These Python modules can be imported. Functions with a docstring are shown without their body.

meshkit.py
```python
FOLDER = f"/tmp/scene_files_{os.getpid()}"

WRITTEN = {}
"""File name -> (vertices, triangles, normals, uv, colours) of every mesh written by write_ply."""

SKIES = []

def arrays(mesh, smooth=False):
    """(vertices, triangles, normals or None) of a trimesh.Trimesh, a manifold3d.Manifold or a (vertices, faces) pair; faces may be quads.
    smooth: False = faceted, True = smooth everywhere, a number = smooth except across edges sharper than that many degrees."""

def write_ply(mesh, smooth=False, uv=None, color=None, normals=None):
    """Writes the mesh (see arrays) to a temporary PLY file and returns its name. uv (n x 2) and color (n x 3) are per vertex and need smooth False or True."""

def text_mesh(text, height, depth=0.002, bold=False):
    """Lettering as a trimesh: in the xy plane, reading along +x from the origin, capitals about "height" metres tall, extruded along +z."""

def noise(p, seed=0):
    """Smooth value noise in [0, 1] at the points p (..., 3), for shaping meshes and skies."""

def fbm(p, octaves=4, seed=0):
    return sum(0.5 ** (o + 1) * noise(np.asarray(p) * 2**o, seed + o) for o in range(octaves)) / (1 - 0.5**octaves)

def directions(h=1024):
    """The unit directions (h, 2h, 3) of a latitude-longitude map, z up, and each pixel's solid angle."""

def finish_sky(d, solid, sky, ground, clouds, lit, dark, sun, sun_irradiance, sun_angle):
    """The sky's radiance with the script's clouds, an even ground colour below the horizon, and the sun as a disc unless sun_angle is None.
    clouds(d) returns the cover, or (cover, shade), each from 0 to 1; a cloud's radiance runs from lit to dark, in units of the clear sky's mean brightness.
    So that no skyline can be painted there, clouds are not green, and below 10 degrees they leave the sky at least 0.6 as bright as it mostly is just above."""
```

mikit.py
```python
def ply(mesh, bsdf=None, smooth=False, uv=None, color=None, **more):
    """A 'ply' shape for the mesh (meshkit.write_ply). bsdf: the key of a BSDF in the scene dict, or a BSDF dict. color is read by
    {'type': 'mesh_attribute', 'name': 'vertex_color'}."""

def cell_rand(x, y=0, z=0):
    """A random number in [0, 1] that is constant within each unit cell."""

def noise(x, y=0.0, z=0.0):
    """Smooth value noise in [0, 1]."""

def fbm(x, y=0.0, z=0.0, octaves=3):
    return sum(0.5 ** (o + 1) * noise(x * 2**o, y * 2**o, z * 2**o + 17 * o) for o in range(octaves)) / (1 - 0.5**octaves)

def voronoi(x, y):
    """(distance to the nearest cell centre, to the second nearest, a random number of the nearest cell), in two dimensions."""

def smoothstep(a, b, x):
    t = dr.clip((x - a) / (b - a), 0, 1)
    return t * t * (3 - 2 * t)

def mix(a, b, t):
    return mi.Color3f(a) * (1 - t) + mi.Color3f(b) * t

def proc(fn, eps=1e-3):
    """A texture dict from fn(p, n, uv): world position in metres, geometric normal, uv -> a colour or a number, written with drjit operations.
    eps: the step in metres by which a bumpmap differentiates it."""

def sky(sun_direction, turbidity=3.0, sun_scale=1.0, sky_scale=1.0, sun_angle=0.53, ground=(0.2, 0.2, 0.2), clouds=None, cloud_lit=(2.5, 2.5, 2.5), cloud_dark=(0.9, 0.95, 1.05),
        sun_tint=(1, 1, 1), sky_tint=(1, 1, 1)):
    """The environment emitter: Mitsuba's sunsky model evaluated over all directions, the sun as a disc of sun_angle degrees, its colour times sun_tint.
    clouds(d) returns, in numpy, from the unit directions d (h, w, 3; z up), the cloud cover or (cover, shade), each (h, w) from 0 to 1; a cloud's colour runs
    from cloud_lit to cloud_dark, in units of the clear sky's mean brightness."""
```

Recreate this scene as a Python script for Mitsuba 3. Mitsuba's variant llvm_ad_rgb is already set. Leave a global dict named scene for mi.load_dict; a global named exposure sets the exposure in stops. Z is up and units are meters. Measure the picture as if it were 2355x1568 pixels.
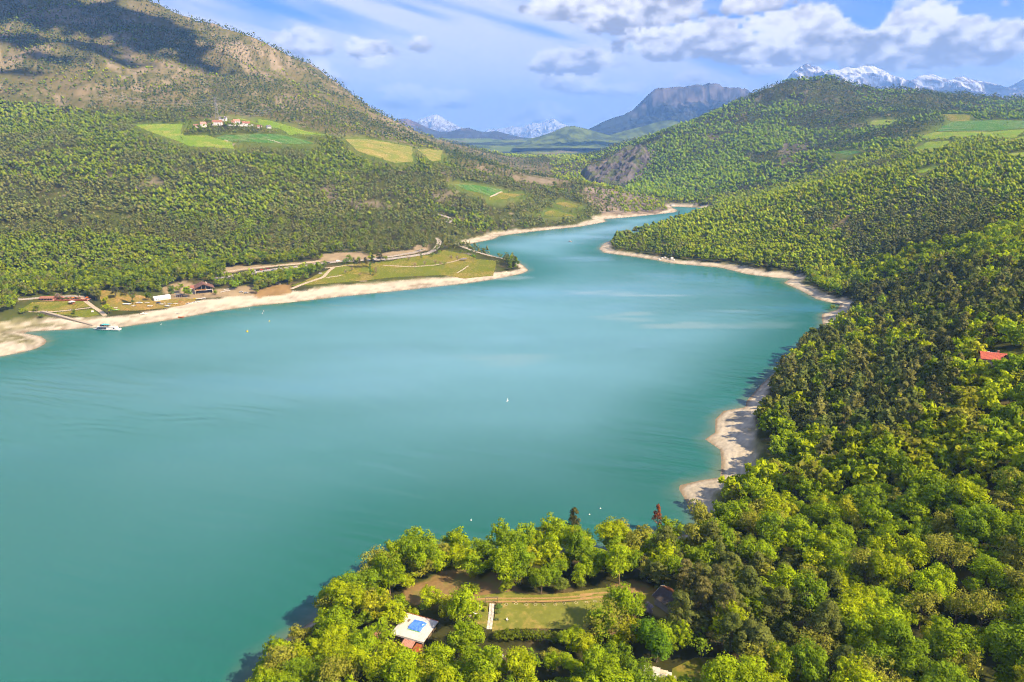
"""An alpine reservoir seen from the air in spring: turquoise lake, wooded shores, snow mountains."""
import math
import numpy as np
import trimesh
import shapely
import shapely.affinity
from shapely.geometry import Polygon, LineString, Point
from scipy.interpolate import griddata, RegularGridInterpolator
from scipy.ndimage import gaussian_filter, map_coordinates
import drjit as dr
import mitsuba as mi
import mikit
import meshkit

T = mi.ScalarTransform4f
scene, labels = {}, {}

# ------------------------------------------------------------------ camera, sky, exposure
EYE = 170.0                                     # metres above the lake
PITCH = math.atan(0.2959)
CP, SP = math.cos(PITCH), math.sin(PITCH)
scene['camera'] = {'type': 'perspective', 'fov': 73.74, 'fov_axis': 'x', 'near_clip': 1.0, 'far_clip': 90000.0,
                   'to_world': T().look_at(origin=[0, 0, EYE], target=[0, CP, EYE - SP], up=[0, 0, 1]),
                   'medium': {'type': 'ref', 'id': 'haze_air'}}
SUN = np.array([0.72, -0.42, 0.76])
exposure = 3.12


def ray(px, py):
    """Direction of a point of the photograph (measured on a 2354 x 1568 copy of it), forward part 1."""
    u, v = (px / 2354.0 - 0.5) * 1.5, (0.5 - py / 1568.0)
    return np.array([u, CP + SP * v, -SP + CP * v])


def at_y(px, py, y):
    d = ray(px, py)
    return np.array([0, 0, EYE]) + d * (y / d[1])


def at_z(px, py, z):
    d = ray(px, py)
    return np.array([0, 0, EYE]) + d * ((z - EYE) / d[2])


def az_el(px, py):
    d = ray(px, py)
    return math.degrees(math.atan2(d[0], d[1])), math.degrees(math.atan2(d[2], math.hypot(d[0], d[1])))


def sstep(a, b, x):
    t = np.clip((x - a) / (b - a), 0, 1)
    return t * t * (3 - 2 * t)


# cumulus: where each heap of cloud hangs (degrees right of the view axis, degrees up), half width, half height
CUMULUS = []
for px0, px1, py0, py1, k in [(1430, 1760, 55, 128, 1), (1640, 2010, 40, 150, 1), (1880, 2430, 45, 148, 1), (1300, 1640, -40, 62, 1), (1200, 1420, -25, 40, 1), (1650, 1830, -20, 24, 1),
                              (620, 770, 68, 125, .8), (780, 905, 85, 133, 1), (928, 992, 82, 122, 1), (812, 925, 122, 160, .8), (685, 800, 148, 205, .9), (1205, 1445, 118, 164, .9), (1235, 1400, 168, 212, .9), (1380, 1490, 188, 212, .7),
                              (860, 1010, 195, 250, .8), (960, 1115, 205, 250, .9), (1145, 1335, 235, 280, .8), (1525, 1640, 170, 205, .7), (2045, 2125, -5, 22, .7), (1690, 1800, 140, 175, .8), (2080, 2200, 150, 168, .6)]:
    a0, e1 = az_el(px0, py0)
    a1, e0 = az_el(px1, py1)
    CUMULUS.append(((a0 + a1) / 2, e0, (a1 - a0) / 2, e1 - e0, k))


def clouds(d):
    az, el = np.degrees(np.arctan2(d[..., 0], d[..., 1])), np.degrees(np.arcsin(np.clip(d[..., 2], -1, 1)))
    q = np.stack([az * 0.30, el * 0.55, 0 * az], -1)
    n1 = meshkit.fbm(q * 1.15, 5, seed=3)
    n2 = meshkit.fbm(q * 2.2 + 40, 4, seed=9)
    n3 = meshkit.fbm(q * 5.5 + 80, 3, seed=14)
    warp = (n1 - .5) * 3.0
    cover, shade = np.zeros_like(az), np.zeros_like(az)
    for a0, e0, wa, h, k in CUMULUS:
        x, y = (az + warp * .5 - a0) / wa, (el + warp * .22 - e0) / h
        y = y * .88
        e = np.where(y > 0.25, 1 - x * x - ((y - .25) / .75) ** 2, 1 - x * x - ((y - .25) / .30) ** 2)
        c = sstep(.0, .36, e * (1.15 if wa > 5 else .9) + (n1 - .5) * 1.6 + (n2 - .5) * 1.3 + (n3 - .5) * .7) * k * (e > -1.2)
        s = np.clip((.95 - y * 1.25 + (n2 - .5) * 2.2 + (n3 - .5) * 1.2) * np.minimum(1, .48 + wa / 9), 0, 1)
        shade = np.where(c > cover, s, shade)
        cover = np.maximum(cover, c)
    # the same sort of cumulus over the rest of the sky, overhead and behind
    p = d / np.maximum(d[..., 2:], .05)
    p = np.stack([p[..., 0], p[..., 1], 0 * az], -1)
    g = meshkit.fbm(p * 1.3 + 7, 5, seed=21)
    gen = sstep(.56, .70, g) * sstep(14, 26, el + 12 * (np.abs(az) > 50))
    shade = np.where(gen > cover, np.clip((g - .55) * 4, 0, .9), shade)
    cover = np.maximum(cover, gen)
    # thin streaked high cloud, thicker towards the horizon
    r = np.radians(14)
    sx, sy = az * math.cos(r) - el * math.sin(r), az * math.sin(r) + el * math.cos(r)
    st = meshkit.fbm(np.stack([sx * .05, sy * .42 + 3, 0 * az], -1), 5, seed=5)
    st2 = meshkit.fbm(np.stack([sx * .10 + 9, sy * 1.1, 0 * az], -1), 5, seed=6)
    veil = np.clip(sstep(.28, .68, st * .45 + st2 * .55) * .98, 0, 1) * (1 - .85 * sstep(12, 26, az) * sstep(3, 7, el)) + .60 * sstep(9.0, 1.5, el)
    veil = np.clip(veil, 0, .9)
    total = 1 - (1 - cover) * (1 - veil * .8)
    return total, np.where(total > 1e-3, (shade * cover + .16 * veil * (1 - cover)) / np.maximum(total, 1e-3), 0) + .04


scene['sky'] = mikit.sky(SUN.tolist(), turbidity=2.6, clouds=clouds, cloud_lit=(4.2, 3.95, 3.85), cloud_dark=(1.35, 1.30, 1.45), sky_tint=(.40, .66, 1.25), ground=(.10, .13, .08), sun_scale=1.0, sky_scale=.56, sun_tint=(1.0, .94, .84))

# ------------------------------------------------------------------ the lie of the land
def lake_outline():
    px = lambda *q: [tuple(at_z(a, b, 0)[:2]) for a, b in q]
    left = [(-900, -400), (-900, 100), (-800, 300), (-600, 445), (-480, 505)] + px(
        (0, 820), (40, 812), (80, 803), (104, 791), (107, 782), (95, 773), (60, 767), (44, 764), (87, 761), (147, 758), (213, 753), (277, 752), (386, 736), (412, 732), (489, 716.5), (587, 703), (662, 696),
        (773, 683), (916, 668.5), (1080, 650.5), (1149, 640), (1200, 629), (1215, 622), (1205, 612), (1190, 601), (1160, 594), (1145, 592), (1083, 573), (1069, 563), (1094, 558), (1134, 550), (1147, 543),
        (1186, 537), (1263, 528), (1334, 521), (1393, 510), (1388, 504), (1439, 500), (1510, 493), (1553, 488), (1557, 484), (1541, 475.5), (1579, 476.5), (1606, 477.5), (1622, 479))
    right = px((1612, 487), (1580, 500), (1549, 510), (1535, 516), (1480, 531), (1430, 546), (1388, 560), (1377, 572), (1388, 581), (1456, 590), (1511, 598.6), (1547, 605.5), (1607, 611), (1656, 615), (1672, 619),
               (1716, 630), (1770, 637), (1817, 641), (1801, 650.5), (1839, 667), (1880, 689), (1932, 700), (1925, 712), (1888, 723), (1892, 750), (1874, 769), (1845, 795), (1800, 838), (1752, 882), (1716, 921), (1714, 936), (1664, 944),
               (1644, 964), (1644, 994), (1620, 1010), (1639, 1023), (1656, 1034), (1658, 1065), (1656, 1097), (1609, 1104), (1563, 1115), (1560, 1124), (1572, 1144)) + [
        (86, 272), (62, 264), (40, 257), (0, 256), (-30, 256), (-55, 252), (-60, 233), (-71, 215), (-83, 198), (-88, 170), (-88, 120), (-95, 0), (-110, -400)]
    return Polygon(left + right).buffer(0)


LAKE = lake_outline()
LAKE_EDGE = LAKE.exterior
# (point on the picture, distance north or ground height, is it the top of the wood there)
CONTROL = [  # px, py, y, canopy
    (0, 640, 700, 1), (0, 500, 950, 1), (0, 400, 1200, 1), (0, 320, 1450, 1), (0, 270, 1650, 1), (0, 200, 1850, 0), (0, 100, 2200, 0), (0, 0, 2600, 0), (0, -150, 3200, 0), (-300, 500, 900, 1), (-300, 300, 1500, 1), (-300, 0, 2600, 0),
    (250, 640, 720, 1), (250, 500, 980, 1), (250, 400, 1230, 1), (250, 320, 1480, 1), (250, 275, 1680, 1), (250, 240, 1820, 0), (250, 150, 2150, 0), (250, 60, 2500, 0), (250, -40, 2950, 0),
    (500, 600, 850, 1), (500, 500, 1020, 1), (500, 400, 1280, 1), (500, 345, 1480, 0), (500, 325, 1570, 0), (500, 305, 1660, 0), (500, 284, 1730, 0), (500, 240, 1950, 0), (500, 150, 2350, 0),
    (640, 590, 850, 1), (740, 560, 960, 1), (740, 480, 1150, 1), (740, 400, 1400, 1), (740, 345, 1600, 1), (740, 318, 1700, 0), (740, 280, 1950, 0), (620, 300, 1680, 0), (620, 325, 1580, 0), (700, 330, 1600, 0),
    (950, 560, 980, 1), (950, 500, 1150, 1), (950, 430, 1400, 1), (950, 380, 1600, 0), (930, 350, 1800, 0), (860, 335, 1820, 0), (930, 333, 1960, 0),
    (324, 3, 2900, 0), (422, 38, 2850, 0), (528, 81, 2800, 0), (600, 109, 2750, 0), (669, 148, 2700, 0), (739, 193, 2650, 0), (827, 232, 2550, 0), (900, 283, 2450, 0), (975, 328, 2350, 0),
    (1150, 510, 1330, 1), (1150, 460, 1480, 1), (1150, 420, 1650, 1), (1150, 385, 1850, 1), (1150, 372, 1950, 1), (1060, 350, 2050, 1), (1250, 393, 1930, 1), (1040, 560, 1010, 1), (1040, 500, 1230, 1),
    (1330, 490, 1520, 1), (1330, 450, 1700, 1), (1330, 413, 1900, 1), (1400, 435, 1850, 1), (1475, 449, 1830, 0), (1530, 474, 1790, 0), (1240, 500, 1440, 1), (1240, 450, 1620, 1), (1400, 480, 1700, 0),
    (1350, 420, 2550, 0), (1420, 430, 2420, 0), (1420, 365, 2750, 0), (1490, 345, 2850, 0), (1560, 290, 3000, 0), (1620, 265, 3050, 0), (1700, 235, 3100, 0), (1780, 195, 3150, 0), (1870, 163, 3200, 0),
    (1960, 178, 3250, 0), (2060, 203, 3300, 0), (2150, 215, 3400, 0), (2250, 225, 3500, 0), (2354, 232, 3600, 0), (2600, 250, 3800, 0),
    (1500, 430, 2150, 1), (1500, 400, 2400, 1), (1600, 445, 1930, 1), (1600, 400, 2150, 1), (1600, 340, 2500, 1), (1600, 300, 2750, 1), (1700, 440, 1850, 1), (1700, 400, 2050, 1), (1700, 330, 2450, 1), (1700, 280, 2800, 1),
    (1790, 345, 2030, 1), (1740, 395, 1950, 1), (1870, 400, 1880, 1), (1870, 355, 2150, 1), (1870, 300, 2450, 1), (1870, 240, 2800, 1), (2000, 340, 1850, 1), (2000, 300, 2250, 1), (2000, 240, 2800, 1),
    (2050, 287, 2150, 0), (2200, 300, 1950, 0), (2200, 272, 2300, 0), (2300, 250, 2750, 1), (2354, 330, 1430, 1), (2354, 300, 1850, 0), (2150, 330, 1650, 1), (2354, 275, 2250, 0), (2130, 262, 2350, 1), (2600, 330, 1400, 1), (2600, 290, 2000, 0),
    (1600, 550, 1080, 1), (1600, 515, 1250, 1), (1600, 492, 1430, 1), (1700, 464, 1400, 1), (1800, 440, 1330, 1), (1870, 425, 1250, 1), (2000, 395, 1250, 1), (2150, 360, 1350, 1), (2354, 345, 1300, 1),
    (1420, 540, 1150, 1), (1500, 522, 1250, 1), (1750, 560, 1020, 1), (1750, 500, 1200, 1), (1950, 640, 800, 1), (1950, 560, 950, 1), (1950, 480, 1100, 1), (1860, 580, 900, 1),
    (2150, 900, 350, 1), (2150, 750, 480, 1), (2150, 650, 560, 1), (2150, 550, 760, 1), (2150, 450, 1000, 1), (2150, 390, 1200, 1),
    (2354, 1568, 150, 1), (2354, 1300, 188, 1), (2354, 1000, 250, 1), (2354, 800, 340, 1), (2354, 650, 480, 1), (2354, 500, 740, 1), (2354, 400, 1030, 1), (2700, 1300, 180, 1), (2700, 900, 280, 1), (2700, 500, 700, 1),
    (1800, 1000, 350, 1), (2000, 1000, 320, 1), (2150, 1000, 290, 1), (1850, 840, 462, 1), (1900, 800, 500, 1), (2000, 800, 455, 1), (2000, 700, 610, 1), (2100, 700, 545, 1),
    (1650, 1250, 243, 1), (1800, 1250, 235, 1), (2000, 1250, 222, 1), (2150, 1250, 207, 1), (1800, 1500, 164, 1), (2100, 1500, 158, 1), (1500, 1560, 158, 1), (1200, 1560, 163, 1), (900, 1560, 167, 1), (700, 1560, 168, 1),
]
GROUND = [  # px, py, ground height
    (1290, 1400, 15), (1150, 1390, 15), (1420, 1390, 15.5), (1300, 1340, 14), (1050, 1330, 13), (955, 1450, 14.5), (870, 1400, 11), (750, 1450, 10), (1500, 1400, 16.5), (1400, 1250, 11), (1100, 1260, 9.5),
    (60, 700, 9), (120, 690, 10), (200, 690, 9), (130, 720, 6), (330, 680, 8), (400, 672, 8), (470, 668, 8.5), (540, 650, 10), (560, 630, 14), (640, 618, 16), (740, 604, 17), (840, 590, 18), (930, 584, 18), (1000, 560, 18),
    (700, 650, 9), (830, 630, 8.5), (950, 620, 8), (1050, 605, 8), (1120, 610, 5), (1150, 603, 4), (1000, 590, 12), (30, 745, 4), (20, 785, 4), (1010, 505, 26), (60, 660, 15), (250, 670, 12), (400, 640, 18),
]
BEHIND = [  # x, y, ground height, where the picture shows nothing
    (-1400, 3300, 620), (-900, 3250, 480), (-400, 3000, 200), (-300, 2700, 90), (-150, 2500, 60), (100, 2300, 30), (400, 2200, 15), (300, 2400, 20), (350, 2050, 18), (500, 2300, 25), (-60, 2700, 45), (-3500, 3000, 700), (-3500, 1500, 400), (-2500, 600, 150), (-1300, 500, 60),
    (300, 3600, 70), (0, 3600, 80), (-500, 3700, 80), (800, 3600, 170), (1300, 3900, 260), (2200, 4100, 230), (3300, 3800, 260), (3500, 2000, 230), (2500, 1000, 170), (1200, 300, 110), (700, 100, 100), (500, -200, 90), (150, 60, 32), (0, 80, 25), (-70, 80, 8), (250, 0, 60), (0, -300, 30),
    (-1200, -300, 40), (-1200, 200, 40), (-1000, 4300, 95), (0, 4300, 85), (1000, 4300, 120), (3500, 4300, 230), (-3500, 4300, 300), (3500, -400, 120), (-3500, -400, 100), (480, 1620, 5), (560, 1750, 12)]
_c = [at_y(a, b, y) - [0, 0, 8.0 * c] for a, b, y, c in CONTROL] + [at_z(a, b, z) for a, b, z in GROUND] + [np.array(p, float) for p in BEHIND]
_c = np.array(_c)
_e = np.array([LAKE_EDGE.interpolate(s).coords[0] for s in np.arange(0, LAKE_EDGE.length, 25.0)])
CTRL = np.vstack([_c, np.column_stack([_e, np.full(len(_e), 1.5)])])
GX, GY, GS = np.arange(-3000, 3201, 10.0), np.arange(-300, 4301, 10.0), 10.0
_gx, _gy = np.meshgrid(GX, GY)
_base = griddata(CTRL[:, :2], CTRL[:, 2], (_gx, _gy), method='linear')
_near = griddata(CTRL[:, :2], CTRL[:, 2], (_gx, _gy), method='nearest')
_base = np.where(np.isnan(_base), _near, _base)
_fine = gaussian_filter(_base, 1.6)
_wide = gaussian_filter(_base, 4.5)
_far = sstep(700, 1600, np.hypot(_gx, _gy))
_base = _fine * (1 - _far) + _wide * _far
shapely.prepare(LAKE)
_pts = shapely.points(_gx.ravel(), _gy.ravel())
_d = shapely.distance(_pts, LAKE_EDGE).reshape(_gx.shape)
_in = shapely.contains_xy(LAKE, _gx.ravel(), _gy.ravel()).reshape(_gx.shape)
SHORE = np.where(_in, -_d, _d)                 # metres from the waterline, inland positive
# how wide the bare strip above the water is
_bw = [(p[0], p[1], w) for (a, b, w) in [(20, 790, 40), (100, 765, 32), (250, 745, 26), (400, 725, 36), (520, 700, 40), (650, 690, 34), (800, 675, 36), (950, 655, 34), (1100, 640, 24), (1200, 615, 9), (1100, 575, 16), (1140, 545, 22), (1260, 525, 14),
                                         (1390, 505, 26), (1500, 490, 24), (1545, 480, 20), (1580, 475, 16), (1550, 508, 14), (1430, 545, 3), (1385, 575, 17), (1500, 597, 15), (1600, 608, 16), (1720, 627, 21), (1810, 640, 18), (1850, 670, 16), (1930, 695, 16),
                                         (1895, 740, 20), (1870, 770, 10), (1800, 835, 3), (1740, 900, 7), (1680, 940, 21), (1630, 1000, 25), (1660, 1060, 16), (1600, 1110, 20), (1570, 1130, 12)] for p in [at_z(a, b, 0)]] + [(60, 266, 3), (0, 256, 2), (-60, 233, 2), (-88, 160, 2), (-100, 0, 3), (-900, 0, 20), (-600, 440, 30)]
_bw = np.array(_bw)
BEACH = gaussian_filter(griddata(_bw[:, :2], _bw[:, 2], (_gx, _gy), method='nearest'), 2.0)


def _noise(x, y, s, oct=4, seed=0):
    return meshkit.fbm(np.stack([x / s, y / s, 0 * x], -1), oct, seed) - .5


_rough = sstep(25, 160, SHORE) * sstep(10, 60, _base) * (1 - .85 * np.exp(-(((_gx + 480) / 420) ** 2 + ((_gy - 1620) / 200) ** 2)))
_rough = _rough * (1 - .8 * np.exp(-(((_gx - 1200) / 600) ** 2 + ((_gy - 2050) / 250) ** 2)))
_rough *= .25 + .75 * sstep(150, 500, np.hypot(_gx, _gy))
_steep = sstep(150, 420, _base)
_ridged = 1 - 2 * np.abs(_noise(_gx, _gy, 260, 4, 11))
_base = _base + _rough * (_noise(_gx, _gy, 320, 4, 2) * 34 * (.5 + _steep) + (_ridged - .75) * 62 * _steep + (1 - 2 * np.abs(_noise(_gx, _gy, 95, 3, 14)) - .75) * 20 * _steep + _noise(_gx, _gy, 70, 3, 5) * 7)
_prof = np.where(SHORE < BEACH, .14 * SHORE, .14 * BEACH + .62 * (SHORE - BEACH))
_h = np.minimum(np.maximum(_base, .5 + .02 * SHORE), _prof)
HEIGHT = np.where(SHORE < 0, np.maximum(SHORE * .16, -9), _h)
_get = {k: RegularGridInterpolator((GY, GX), v, bounds_error=False, fill_value=None) for k, v in dict(h=HEIGHT, s=SHORE, b=BEACH).items()}


def field(k, x, y):
    x, y = np.asarray(x, float), np.asarray(y, float)
    return _get[k](np.stack([np.clip(y, GY[0], GY[-1]), np.clip(x, GX[0], GX[-1])], -1))


def shore_exact(x, y):
    p = shapely.points(x, y)
    d = shapely.distance(p, LAKE_EDGE)
    return np.where(shapely.contains_xy(LAKE, x, y), -d, d)


def far_ground(x, y):
    """The rolling country beyond the gorge."""
    r = np.hypot(x, y)
    z = 62 + 95 * sstep(4000, 10500, r) + _noise(x, y, 1500, 4, 31) * 150 * sstep(4200, 6000, r) + _noise(x, y, 420, 3, 32) * 26
    z = z + 60 * sstep(0, 2500, np.abs(x - 200) - 1500)
    return z


def height(x, y):
    h = field('h', x, y)
    k = sstep(3700, 4250, y)
    return h * (1 - k) + far_ground(x, y) * k


# ground mesh: fine near the lake, coarser with distance
_az = np.radians(np.concatenate([np.arange(-180, -44, 4.0), np.arange(-44, 44, .19), np.arange(44, 180.1, 4.0)]))
_r = [20.0, 50, 80, 105]
while _r[-1] < 13000:
    q = _r[-1]
    _r.append(q * (1.0045 if 105 <= q < 300 else 1.0075 if q < 1300 else 1.009 if q < 3800 else 1.02))
_r = np.array(_r)
_R, _A = np.meshgrid(_r, _az, indexing='ij')
TX, TY = _R * np.sin(_A), _R * np.cos(_A)
TZ = height(TX.ravel(), TY.ravel()).reshape(TX.shape)
_near = (np.abs(field('s', TX.ravel(), TY.ravel()).reshape(TX.shape)) < 45) & (_R < 2200)
_s = shore_exact(TX[_near], TY[_near])
_b = field('b', TX[_near], TY[_near])
_p = np.where(_s < _b, .14 * _s, .14 * _b + .62 * (_s - _b))
TZ[_near] = np.where(_s < 0, np.maximum(.16 * _s, -9), np.minimum(np.maximum(TZ[_near], .05 + .05 * _s), np.maximum(_p, .02)))


def ground(x, y):
    """Height of the ground mesh itself."""
    x, y = np.asarray(x, float), np.asarray(y, float)
    i = np.interp(np.hypot(x, y), _r, np.arange(len(_r)))
    j = np.interp(np.arctan2(x, y), _az, np.arange(len(_az)))
    i0, j0 = np.clip(i.astype(int), 0, len(_r) - 2), np.clip(j.astype(int), 0, len(_az) - 2)
    u, v = i - i0, j - j0
    a, b, c, d = TZ[i0, j0], TZ[i0 + 1, j0], TZ[i0 + 1, j0 + 1], TZ[i0, j0 + 1]
    return np.where(u >= v, a + (b - a) * u + (c - b) * v, a + (c - d) * u + (d - a) * v)


def hit(px, py, up=0.0):
    """Where the line of sight through a point of the photograph meets the ground (or a level above it)."""
    d = ray(px, py)
    d = d / math.hypot(d[0], d[1])
    t = np.exp(np.linspace(math.log(110), math.log(12500), 4000))
    z = EYE + d[2] * t - np.maximum(ground(d[0] * t, d[1] * t), 0) - up
    k = np.argmax(z < 0) if (z < 0).any() else len(t) - 1
    a = t[max(k - 1, 0)] + (t[k] - t[max(k - 1, 0)]) * (z[max(k - 1, 0)] / max(z[max(k - 1, 0)] - z[k], 1e-9)) if k else t[0]
    x, y = d[0] * a, d[1] * a
    return np.array([x, y, max(float(ground(x, y)), 0.0)])

# ------------------------------------------------------------------ zones: fields, lawns, roads, bare ground
def crop(x0, y0, s):
    """Points read off an enlargement whose corner lies at (x0, y0) of the 2560-pixel photograph, s times enlarged."""
    return lambda *pts: [((x / s + x0) / 1.0875, (y / s + y0) / 1.0875) for x, y in pts]


D = lambda *pts: list(pts)
LU, MU, RU, VI = crop(0, 0, 2.6133), crop(800, 0, 2.6133), crop(1660, 0, 2.6133), crop(460, 270, 5.8875)     # upper left, middle, right, village
SH, SW, SC, SP_ = crop(550, 550, 3.364), crop(0, 680, 5.607), crop(300, 680, 5.607), crop(560, 600, 5.607)   # the left shore
FG, FH, FL = crop(900, 1350, 3.925), crop(1400, 1300, 3.872), crop(600, 1250, 3.446)                           # the near clearing


def area(pts):
    p = np.array([hit(a, b)[:2] for a, b in pts])
    r = np.hypot(*p.T)
    p = p[r < 1.5 * np.median(r)]                # a point read off just above a crest falls far behind it
    return Polygon(p).buffer(0) if len(p) > 2 else Polygon()


def line(pts):
    p = np.array([hit(a, b)[:2] for a, b in pts])
    r = np.hypot(*p.T)
    return LineString(p[r < 1.5 * np.median(r)])


FIELDS = {  # name, tone, outline
    'crop_village': ('crop', area(D((495, 318), (523, 312), (579, 310), (649, 311), (673, 317), (726, 331), (673, 332.6), (649, 331), (626, 330), (532, 326)))),
    'meadow_village': ('yellow', area(D((310, 288), (420, 286), (415, 300), (423, 313), (477, 312), (495, 319), (530, 327), (535, 342), (438, 338), (380, 315), (345, 303)))),
    'meadow_slope': ('yellow', area(D((535, 270), (555, 273), (595, 286), (596, 275), (626, 279.5), (704, 303), (751, 311), (665, 311), (657, 304), (642, 297), (610, 290), (573, 282)))),
    'dry_meadow': ('dry', area(D((792, 320), (859, 322), (947, 338), (950, 373), (911, 376), (887, 369), (824, 348)))),
    'dry_meadow_2': ('dry', area(D((961, 345), (1017, 346.6), (1014, 369.5), (990, 373)))),
    'field_mid': ('crop', area(D((1042, 424), (1073, 424), (1154, 436), (1154, 441.6), (1126, 452), (1115, 447), (1073, 438)))),
    'field_mid_2': ('green', area(D((1126, 455), (1154, 443), (1203, 447), (1175, 457.6), (1122, 461)))),
    'field_low': ('green', area(D((1274, 468), (1298, 464.5), (1334, 475), (1306, 478.6)))),
    'field_low_2': ('green', area(D((1256, 489), (1274, 484), (1320, 496), (1284, 499.7), (1249, 496)))),
    'plateau_1': ('yellow', area(D((2003, 278), (2061, 276), (2047, 287), (2001, 287)))),
    'plateau_2': ('crop', area(D((2150, 302.6), (2190, 280), (2300, 277), (2362, 279), (2360, 296), (2283, 302)))),
    'plateau_3': ('yellow', area(D((2120, 312), (2150, 304.5), (2283, 304), (2362, 298), (2330, 318), (2195, 318), (2130, 322)))),
    'plateau_4': ('green', area(D((2163, 264), (2223, 264), (2230, 279.7), (2188, 281)))),
    'plateau_5': ('yellow', area(D((2096, 348), (2131, 327), (2181, 324), (2184, 331), (2146, 348)))),
    'plateau_6': ('yellow', area(D((2276, 334), (2304, 324), (2362, 313), (2362, 322), (2300, 331)))),
    'plateau_7': ('yellow', area(D((2314, 356), (2362, 351), (2362, 365)))),
    'slope_field': ('crop', area(D((1913, 352), (1934, 348), (1980, 350), (1949, 357)))),
    'slope_field_2': ('yellow', area(D((2108, 395), (2160, 381), (2121, 399)))),
    'shore_park': ('green', area(SH((580, 560), (850, 540), (1100, 520), (1500, 480), (1880, 465), (2050, 495), (2300, 470), (2330, 345), (2160, 330), (2080, 290), (1880, 255), (1820, 285), (1420, 350), (1050, 375), (950, 405), (860, 440), (700, 520)))),
    'club_lawn': ('dryish', area(SC((-300, 250), (40, 300), (300, 330), (480, 395), (900, 370), (1090, 390), (900, 468), (620, 510), (200, 545), (-60, 540), (-260, 480)))),
    'upper_lawn': ('green', area(SW((330, 500), (450, 430), (640, 418), (1170, 400), (1270, 485), (850, 545), (380, 550)))),
    'lower_lawn': ('green', area(SW((740, 588), (850, 562), (1310, 520), (1400, 600), (1200, 640)))),
    'near_lawn': ('lawn', area(FG((1330, 650), (1440, 608), (1800, 622), (2355, 590), (2600, 610), (2560, 800), (2300, 900), (1900, 870), (1450, 870), (1290, 900)))),
    'near_garden': ('lawn', area(FG((1090, 640), (1262, 620), (1250, 880), (1120, 800)))),
    'near_verge': ('lawn', area(FG((1100, 560), (1500, 500), (1700, 540), (2030, 520), (2355, 470), (2600, 470), (2600, 590), (1450, 605), (1100, 610)))),
    'south_lawn': ('green', area(FH((1100, 1440), (1300, 1330), (1560, 1330), (1400, 1500), (1350, 1640), (1080, 1640)))),
    'pines_clearing': ('green', area(crop(2200, 780, 6.533)((1820, 590), (2100, 640), (2352, 680), (2352, 850), (2150, 800), (1960, 720)))),
}
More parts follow.
